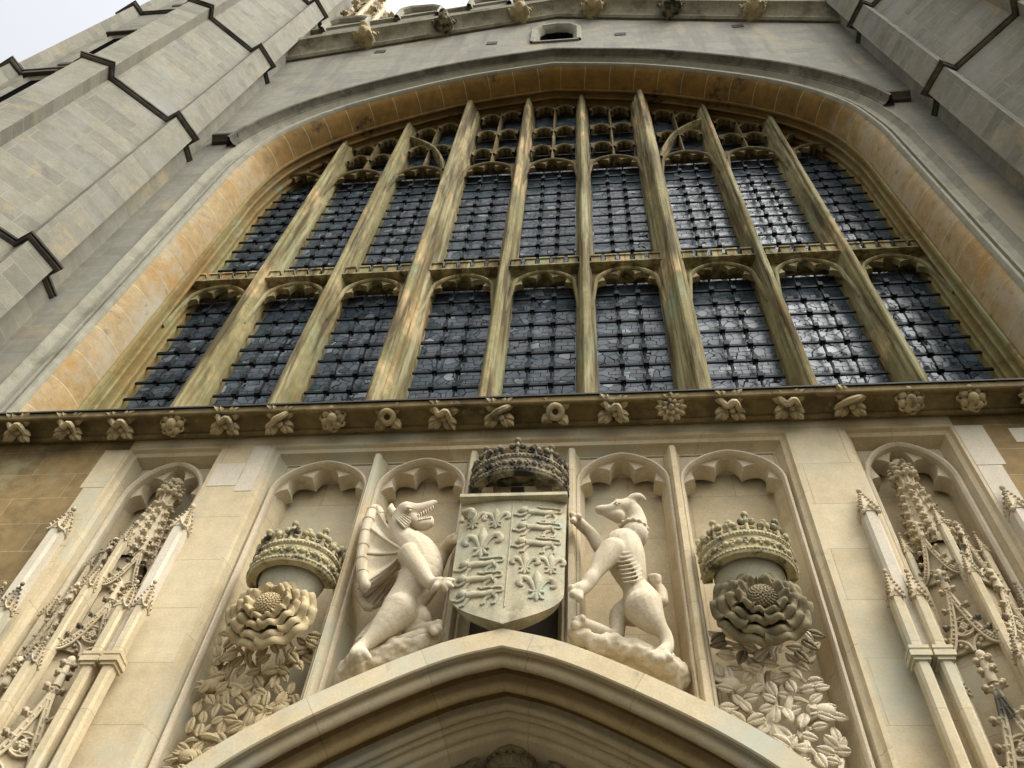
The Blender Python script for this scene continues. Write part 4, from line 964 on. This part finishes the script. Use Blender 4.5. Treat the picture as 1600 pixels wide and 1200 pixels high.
bush(-1.83, 21, 'tan', 'carved tangle of rose leaves and stems below the golden rose')
bush(1.83, 34, 'figure', 'carved tangle of rose leaves and stems below the brown rose')

# ------------------------------------------------------------------ the royal shield
sh = empty('royal_shield', (0, 0.1, 5.88), 'large quartered stone shield with fleurs de lis and lions', 'shield')
def sh_w(z):
    if z > 6.12: return 0.415 + 0.012 * (z - 6.12)
    f = (6.12 - z) / 0.32; return 0.415 * max(0.0, 1 - f ** 2.1)
def sh_y(x, z): return -0.235 - 0.05 * math.cos(x / 0.43 * PI / 2) - 0.03 * (7.15 - z) * 0
mb = MB(); rows, bk = [], []
for i in range(41):
    z = 7.085 - (7.085 - 5.80) * (1 - (1 - i / 40) ** 1.5) ; wv = max(sh_w(z), 0.004)
    rows.append([(wv * g, sh_y(wv * g, z), z) for g in [k / 10 - 1 for k in range(21)]]); bk.append([(x * 0.93, -0.15, z2 + 0.015) for x, y, z2 in rows[-1]])
mb.grid(rows); mb.grid(bk)
for q in (0, -1): mb.grid([[r[q] for r in rows], [r[q] for r in bk]]); 
mb.grid([rows[0], bk[0]]); mb.grid([rows[-1], bk[-1]])
mb.box(-0.435, 0.435, -0.33, -0.05, 7.087, 7.122)
obj('plate', mb, 'shield', sh, smooth=40)
mb = MB(); 
for k in range(20): 
    z0 = lerp(7.06, 5.95, k / 20); z1 = lerp(7.06, 5.95, (k + 1) / 20); mb.tube([(0, sh_y(0, z0) - 0.001, z0), (0, sh_y(0, z1) - 0.001, z1)], 0.006, 6)
obj('centre_ridge', mb, 'shield', sh)
def relief(pts, rad, n=7, lift=0.006): return [(p[0], sh_y(p[0], p[1]) - lift, p[1]) for p in pts]
def flat(mb):
    for v in mb.b.verts: y0 = sh_y(v.co.x, v.co.z); v.co.y = y0 + (v.co.y - y0) * 0.52
    return mb
def fleur(cx, cz, k):
    mb = MB(); f = lambda x, z: (cx + x * k, sh_y(cx + x * k, cz) - 0.012, cz + z * k)
    mb.tube([f(0, -0.02), f(0, 0.08), f(0, 0.16), f(0, 0.24), f(0, 0.30)], [0.02 * k, 0.045 * k, 0.06 * k, 0.035 * k, 0.006 * k], 8)
    for s in (-1, 1):
        q = [f(s * 0.025, -0.02), f(s * 0.05, 0.07), f(s * 0.10, 0.15), f(s * 0.165, 0.165), f(s * 0.20, 0.11), f(s * 0.185, 0.06), f(s * 0.15, 0.06)]
        mb.tube([tuple(p) for p in spline(q, 3)], [k * r for r in [0.022 + 0.022 * math.sin(PI * i / 18) for i in range(19)]], 7)
        mb.tube([f(s * 0.02, -0.05), f(s * 0.05, -0.12), f(s * 0.09, -0.13)], [0.022 * k, 0.024 * k, 0.012 * k], 6)
    mb.tube([f(0, -0.04), f(0, -0.13), f(0, -0.17)], [0.02 * k, 0.03 * k, 0.006 * k], 6)
    mb.tube([f(-0.085, -0.032), f(0.085, -0.032)], 0.024 * k, 6)
    return flat(mb)
def lion(cx, cz, k):
    mb = MB(); f = lambda x, z: (cx + x * k, sh_y(cx + x * k, cz) - 0.012, cz + z * k)
    mb.tube([f(-0.12, 0.02), f(-0.05, 0.03), f(0.05, 0.02), f(0.13, 0.03)], [0.045 * k, 0.042 * k, 0.034 * k, 0.045 * k], 8)
    mb.ball(f(-0.165, 0.05), 0.05 * k); mb.ball(f(-0.2, 0.04), 0.026 * k)
    for q in range(5): mb.ball(f(-0.15 + 0.03 * math.cos(q * 1.3), 0.05 + 0.045 * math.sin(q * 1.3)), 0.022 * k, seg=6, rings=5)
    for x0, x1, x2, z2 in ((-0.13, -0.2, -0.24, -0.02), (-0.1, -0.12, -0.15, -0.10), (0.11, 0.06, 0.05, -0.10), (0.15, 0.17, 0.15, -0.10)):
        mb.tube([f(x0, 0.0), f(x1, -0.04), f(x2, z2)], [0.026 * k, 0.018 * k, 0.018 * k], 6); mb.ball(f(x2 - 0.015, z2), 0.018 * k, seg=6, rings=5)
    mb.tube([tuple(p) for p in spline([f(0.16, 0.04), f(0.215, 0.05), f(0.21, 0.1), f(0.12, 0.105), f(0.02, 0.10), f(-0.02, 0.115)], 3)], 0.014 * k, 6)
    return flat(mb)
for x, z, k in ((-0.31, 6.86, 0.50), (-0.125, 6.84, 0.50), (-0.215, 6.57, 0.70), (0.125, 6.345, 0.48), (0.315, 6.36, 0.48), (0.22, 6.12, 0.64)): obj('fleur_de_lis', fleur(x, z, k), 'shield', sh, smooth=60)
for x, z in ((-0.205, 6.36), (-0.205, 6.21), (-0.19, 6.06), (0.215, 6.92), (0.215, 6.745), (0.215, 6.57)): obj('lion', lion(x, z, 0.76), 'shield', sh, smooth=60)
mb = MB(); mb.chain([(dz(590, 405, -0.32), 0.03), (dz(620, 400, -0.34), 0.035), (dz(612, 425, -0.33), 0.02)]); obj('corner_scroll', mb, 'shield', sh)
mb = MB(); mb.box(-0.345, 0.345, 0.30, 0.345, 5.74, 7.0); obj('painted_shade_slab', mb, 'dark', sh)  # near-black slab standing in for the shade in the gap behind the shield

# ------------------------------------------------------------------ the two beasts
def body(nodes): return [(dz(a, b, y), r * (1.2 if r > 0.06 else 1.1) + 0.003) for a, b, y, r in nodes]
dg = empty('dragon_statue', dz(280, 1000, 0.1), 'pale stone winged dragon with open jaws, rearing left of the shield', 'statue')
mb = MB()
mb.chain(body([(325, 410, -.13, .075), (300, 465, -.10, .072), (318, 525, -.08, .09), (375, 585, -.09, .13), (400, 655, -.10, .135), (378, 725, -.08, .13), (335, 785, -.06, .118), (300, 840, -.05, .118)]))
mb.chain(body([(300, 845, -.10, .115), (245, 895, -.12, .085), (180, 960, -.13, .055), (135, 1000, -.14, .042), (112, 1022, -.16, .046)]))
for a, b in ((82, 1050), (122, 1060), (158, 1050)): mb.chain(body([(112, 1018, -.17, .035), ((112 + a) / 2, (1010 + b) / 2, -.23, .032), (a, b, -.22, .021)]))
mb.chain(body([(345, 850, .06, .10), (392, 890, .0, .07), (345, 938, .0, .05), (400, 928, -.03, .042), (445, 915, -.08, .04)]))
for a, b in ((482, 902), (482, 925), (462, 940)): mb.chain(body([(445, 915, -.08, .03), (a - 10, b - 6, -.12, .024), (a, b, -.12, .014)]))
mb.chain(body([(345, 595, -.18, .082), (375, 640, -.22, .062), (415, 695, -.23, .05), (445, 722, -.25, .043), (478, 718, -.28, .042)]))
for a, b in ((538, 704), (532, 732), (505, 750), (445, 755)): mb.chain(body([(478, 720, -.28, .03), ((478 + a) / 2, (712 + b) / 2, -.31, .024), (a, b, -.29, .013)]))
mb.chain(body([(455, 645, .02, .065), (490, 585, .02, .052), (528, 530, -.08, .045)]))
for a, b in ((568, 514), (566, 530), (552, 500)): mb.chain(body([(530, 528, -.08, .03), ((530 + a) / 2, (522 + b) / 2, -.16, .024), (a, b, -.18, .014)]))
mb.chain(body([(330, 400, -.15, .072), (375, 395, -.16, .055), (420, 376, -.17, .036), (448, 362, -.17, .026)]))
mb.chain(body([(355, 432, -.14, .055), (395, 458, -.15, .042), (430, 452, -.16, .034), (438, 430, -.16, .018)]))
mb.ball(dz(456, 356, -.18), .02); mb.ball(dz(336, 386, -.22), .026)
mb.chain(body([(278, 412, -.12, .032), (262, 392, -.10, .03), (262, 368, -.08, .012)]))
mb.chain(body([(250, 870, .12, .06), (175, 920, .16, .04), (118, 975, .14, .028)]))
mb.chain(body([(255, 1000, -.03, .035), (340, 968, -.06, .042), (412, 942, -.06, .03)]))
bo = obj('body', mb, 'figure', dg); eb = MB(); eb.ball(dz(345, 394, -.235), .014, seg=8, rings=6); eb.tube([dz(322, 394, -.225), dz(338, 380, -.245), dz(362, 384, -.235)], [.006, .011, .006], 6); obj('eye', eb, 'figure', dg); sculpt(bo, 0.008, 5)
mb = MB()                                  # teeth, claws and crest spikes
for k in range(7):
    f = k / 6; a, b = lerp(382, 446, f), lerp(408, 374, f); mb.tube([dz(a, b, -.20), dz(a + 4, b + 17 - 5 * f, -.20)], [0.009, 0.002], 5)
for k in range(6):
    f = k / 5; a, b = lerp(386, 436, f), lerp(437, 428, f); mb.tube([dz(a, b, -.20), dz(a + 2, b - 16 + 3 * f, -.20)], [0.009, 0.002], 5)
obj('teeth', mb, 'figure', dg)
mb = MB()
for a, b in ((342, 640), (330, 660), (318, 682), (305, 705), (293, 728), (282, 750), (276, 772), (284, 500), (280, 478), (276, 456), (105, 985), (130, 955)):
    mb.tube([dz(a + 14, b, -.10), dz(a - 16, b + 8, -.08)], [0.02, 0.003], 5)
obj('spine_crest', mb, 'figure', dg)
mb = MB()                                  # ear frill
base = dz(305, 425, -.19)
rows = [[], []]
for k in range(9):
    f = k / 8; p = Vector(dz(lerp(350, 322, f), lerp(432, 470, f) + 4 * (k % 2), -.215)); rows[0].append(Vector(dz(lerp(312, 282, f), lerp(412, 428, f), -.20))); rows[1].append(p)
mb.grid(rows); mb.grid([[p + Vector((0, .02, 0)) for p in r] for r in rows])
for k in range(0, 9, 2): mb.tube([rows[0][k], rows[1][k]], [.010, .008], 5)
obj('ear_frill', mb, 'figure', dg)
def wing(shoulder, outer, yb, name, par, roll, amp=1.0):
    mb = MB(); B = spline(outer, 5); n = len(B); S = Vector(shoulder); m = 9; rows = []
    for k, p in enumerate(B):
        row = []
        for j in range(m + 1):
            f = j / m; rib = abs(((k / (n - 1) * 7) % 1) - 0.5) * 2
            q = S.lerp(p, f); q.y += (0.055 * math.sin(PI * f) * (1 - 0.55 * rib) - 0.02 * rib * f) * amp; row.append(q)
        rows.append(row)
    mb.grid(rows); mb.grid([[q + Vector((0, .03, 0)) for q in r] for r in rows]); mb.grid([[r[-1] for r in rows], [r[-1] + Vector((0, .03, 0)) for r in rows]])
    w_ = obj(name, mb, 'figure', par, smooth=50)
    mb = MB(); rr = roll; e = B[:int(n * 0.62)]
    mb.tube([p + Vector((0, 0.0, 0)) for p in e], [rr * (0.75 + 0.35 * min(1, i / 8)) for i in range(len(e))], 10)
    for i in range(3, len(e) - 1, 4):
        d = (e[i + 1] - e[i]).normalized(); mb.torus(e[i], rr * (0.75 + 0.35 * min(1, i / 8)) * 0.98, .006, d, 16, 5)
    obj('rolled_edge', mb, 'figure', w_, smooth=60)
    mb = MB()
    for q in range(1, 7):
        k = int(q / 7 * (n - 1)); p = B[k]; mb.tube([S.lerp(p, f) + Vector((0, -0.004 - 0.012 * f + 0.02 * math.sin(PI * f), 0)) for f in (0.1, 0.3, 0.5, 0.7, 0.9, 1.0)], [.014, .012, .011, .010, .009, .008], 6)
    obj('wing_ribs', mb, 'figure', w_)
wing(dz(325, 575, -.19), [dz(a, b, y) for a, b, y in ((232, 452, -.06), (205, 398, -.06), (182, 392, -.07), (160, 440, -.09), (143, 510, -.10), (132, 590, -.11), (130, 660, -.12), (148, 735, -.12), (185, 720, -.06), (215, 690, -.07), (250, 683, -.08), (275, 655, -.10), (303, 640, -.13))], 0, 'wing', dg, 0.042)
wing(dz(300, 640, .12), [dz(a, b, y) for a, b, y in ((140, 700, .10), (118, 735, .08), (125, 780, .08), (150, 822, .08), (190, 822, .1), (230, 795, .12), (270, 745, .14))], 0, 'wing', dg, 0.03, 0.15)
mb = MB(); mb.chain(body([(75, 1125, .03, .085), (120, 1085, .0, .085), (200, 1055, .0, .085), (300, 1020, .0, .085), (400, 985, .0, .075), (470, 965, .02, .05)])); mb.chain(body([(100, 1150, .15, .12), (300, 1060, .15, .12), (460, 1000, .15, .1)]))
ro = obj('rocky_base', mb, 'figure', dg); sculpt(ro, 0.014, 2, 0.5, 0.06)

gh = empty('greyhound_statue', dz(1290, 1040, 0.1), 'pale stone greyhound with a collar, rearing right of the shield', 'statue')
mb = MB()
mb.chain(body([(1322, 378, -.15, .062), (1280, 382, -.17, .058), (1238, 393, -.18, .044), (1194, 391, -.18, .034)]))
mb.chain(body([(1275, 420, -.16, .05), (1225, 408, -.17, .028)])); mb.ball(dz(1180, 386, -.19), .022)
mb.chain(body([(1318, 356, -.19, .028), (1342, 336, -.20, .030), (1370, 333, -.19, .026), (1394, 345, -.17, .010)])); mb.ball(dz(1276, 357, -.20), .03); mb.chain(body([(1290, 372, -.2, .03), (1268, 352, -.2, .018)]))
mb.chain(body([(1338, 400, -.13, .064), (1356, 448, -.11, .068), (1346, 505, -.11, .09)]))
mb.chain(body([(1295, 560, -.11, .125), (1310, 620, -.11, .122), (1330, 680, -.09, .098), (1345, 730, -.07, .075), (1368, 775, -.07, .098), (1385, 815, -.07, .118)]))
mb.chain(body([(1388, 830, -.12, .115), (1422, 880, -.13, .08), (1462, 922, -.13, .05), (1488, 958, -.13, .04), (1494, 1003, -.15, .038), (1470, 1034, -.18, .045)]))
for a, b in ((1425, 1042), (1440, 1056), (1470, 1060), (1500, 1052)): mb.chain(body([(1470, 1032, -.18, .034), (a, b, -.22, .028)]))
mb.chain(body([(1345, 838, .02, .10), (1280, 862, .02, .062), (1272, 910, .02, .05), (1262, 960, -.0, .045), (1195, 930, -.06, .04), (1135, 908, -.10, .042), (1100, 896, -.12, .04)]))
for a, b in ((1078, 905), (1086, 884), (1112, 876)): mb.chain(body([(1105, 896, -.12, .034), (a, b, -.16, .026)]))
mb.chain(body([(1250, 585, .0, .07), (1195, 558, .0, .055), (1155, 500, -.02, .043), (1112, 460, -.06, .04), (1085, 432, -.1, .038)]))
for a, b in ((1068, 412), (1072, 440), (1098, 420)): mb.chain(body([(1086, 434, -.1, .028), (a, b, -.15, .022)]))
mb.chain(body([(1250, 575, -.21, .085), (1205, 620, -.24, .065), (1172, 672, -.26, .046), (1150, 702, -.27, .046), (1128, 732, -.27, .042), (1095, 750, -.29, .048)]))
for a, b in ((1066, 742), (1072, 768), (1100, 785)): mb.chain(body([(1093, 752, -.29, .034), (a, b, -.32, .026)]))
mb.chain(body([(1470, 800, .02, .04), (1468, 755, .03, .034), (1440, 722, .03, .03), (1420, 694, .02, .024), (1450, 692, .0, .024), (1452, 712, .0, .02)]))
for k in range(8):                         # ribs follow the round of the chest
    zc = 575 + 18 * k; xc = 1300 + 4.6 * k; r = 0.1465 - 0.0036 * k; yc = -.11 + .003 * k; pts = []
    for q in range(9):
        f = (q / 8 - 0.40) * 1.5; dx = r * math.sin(f); pts.append(dz(xc + dx * 545, zc + 10 - 22 * f * 0.6 - 10 * f * f, yc - r * math.cos(f) * 0.95))
    mb.tube(pts, 0.0105, 6)
go = obj('body', mb, 'figure', gh); eb = MB(); eb.ball(dz(1268, 366, -.232), .013, seg=8, rings=6); eb.tube([dz(1250, 368, -.225), dz(1264, 357, -.24), dz(1284, 360, -.235)], [.005, .009, .005], 6); obj('eye', eb, 'figure', gh); sculpt(go, 0.008, 4)
mb = MB(); cc = Vector(dz(1343, 478, -.11)); ax = Vector(dz(1350, 440, -.11)) - Vector(dz(1338, 510, -.11)); mb.torus(cc, 0.096, 0.018, ax, 28, 8)
q = ax.normalized().to_track_quat('Z', 'Y')
for k in range(14): mb.ball(cc + q @ Vector((0.108 * math.cos(k * PI / 7), 0.108 * math.sin(k * PI / 7), 0)), 0.017, (1, 1, 1), seg=7, rings=5)
obj('collar', mb, 'figure', gh, smooth=60)
mb = MB(); mb.chain(body([(1098, 950, -.06, .066), (1140, 968, -.05, .05), (1195, 995, -.05, .07), (1245, 985, -.05, .06), (1300, 1015, -.04, .068), (1365, 1018, -.04, .066), (1420, 1060, -.06, .062), (1490, 1090, -.05, .062)])); mb.chain(body([(1130, 990, .12, .11), (1300, 1060, .12, .12), (1490, 1130, .12, .13)]))
ro = obj('rocky_base', mb, 'figure', gh); sculpt(ro, 0.014, 2, 0.5, 0.06)

# ------------------------------------------------------------------ carving in the head of the doorway
crown((0, 0.74), 0.17, 0.14, 5.30, 0.19, 'small brown stone crown under the doorway arch', 'brownrose', False, True)
tf = empty('tympanum_foliage', (0, 0.85, 4.9), 'dark carved leaves under the doorway arch on both sides of a crown', 'relief'); rng = random.Random(5)
for s in (-1, 1):
    for k in range(3):
        pts = [(s * (0.12 + 0.1 * k), 0.76, 5.1), (s * (0.22 + 0.13 * k), 0.7, 5.30 - 0.05 * k), (s * (0.34 + 0.17 * k), 0.7, 5.36 - 0.1 * k), (s * (0.44 + 0.2 * k), 0.72, 5.28 - 0.12 * k)]
        mb = MB(); mb.tube([tuple(p) for p in spline(pts, 4)], 0.018, 6); obj('stem', mb, 'brownrose', tf)
        for j, p in enumerate(spline(pts, 4)[2::2]):
            mb = MB(); a = rng.uniform(0, 2 * PI); leaf_mesh(mb, Vector(p) + Vector((0, -.03, 0)), (math.cos(a), -.3, math.sin(a)), 0.13, 0.085, (rng.uniform(-.3, .3), -1, -.2)); obj('leaf', mb, 'brownrose', tf, smooth=80)

# ------------------------------------------------------------------ openwork pinnacle behind the parapet
pk = empty('openwork_pinnacle', (-6.1, 0.9, 24), 'crocketed openwork stone pinnacle rising behind the gable beside the left turret', 'pinnacle')
mb = MB(); px, py = -6.35, 0.75
for k in range(8):
    a = PI / 8 + k * PI / 4; x, y = px + 0.55 * math.cos(a), py + 0.55 * math.sin(a); mb.tube([(x, y, 24), (x, y, 32.5)], 0.085, 6)
obj('colonnettes', mb, 'carved', pk)
mb = MB()
for z in (27, 28.6, 30.2, 31.8):
    for k in range(8):
        a, b = PI / 8 + k * PI / 4, PI / 8 + (k + 1) * PI / 4; p = Vector((px + 0.55 * math.cos(a), py + 0.55 * math.sin(a), z)); q = Vector((px + 0.55 * math.cos(b), py + 0.55 * math.sin(b), z))
        mb.tube([p, p.lerp(q, .25) + Vector((0, 0, .3)), p.lerp(q, .5) + Vector((0, 0, .42)), p.lerp(q, .75) + Vector((0, 0, .3)), q], 0.05, 6); mb.tube([p - Vector((0, 0, .25)), q - Vector((0, 0, .25))], 0.05, 6)
obj('tracery', mb, 'carved', pk)
mb = MB(); mb.lathe((px, py, 0), [(0.30, 24), (0.30, 32), (0.62, 32.4), (0.66, 32.6), (0.4, 33), (0.02, 36)], 8); obj('core', mb, 'carved', pk, smooth=0)
mb = MB()
for k in range(8):
    a = k * PI / 4
    for z in (26.2, 27.8, 29.4, 31.0, 32.6): crocket(mb, (px + 0.62 * math.cos(a), py + 0.62 * math.sin(a), z), (math.cos(a), math.sin(a), 0.3), 0.13)
obj('crocketing', mb, 'carved', pk, smooth=60)
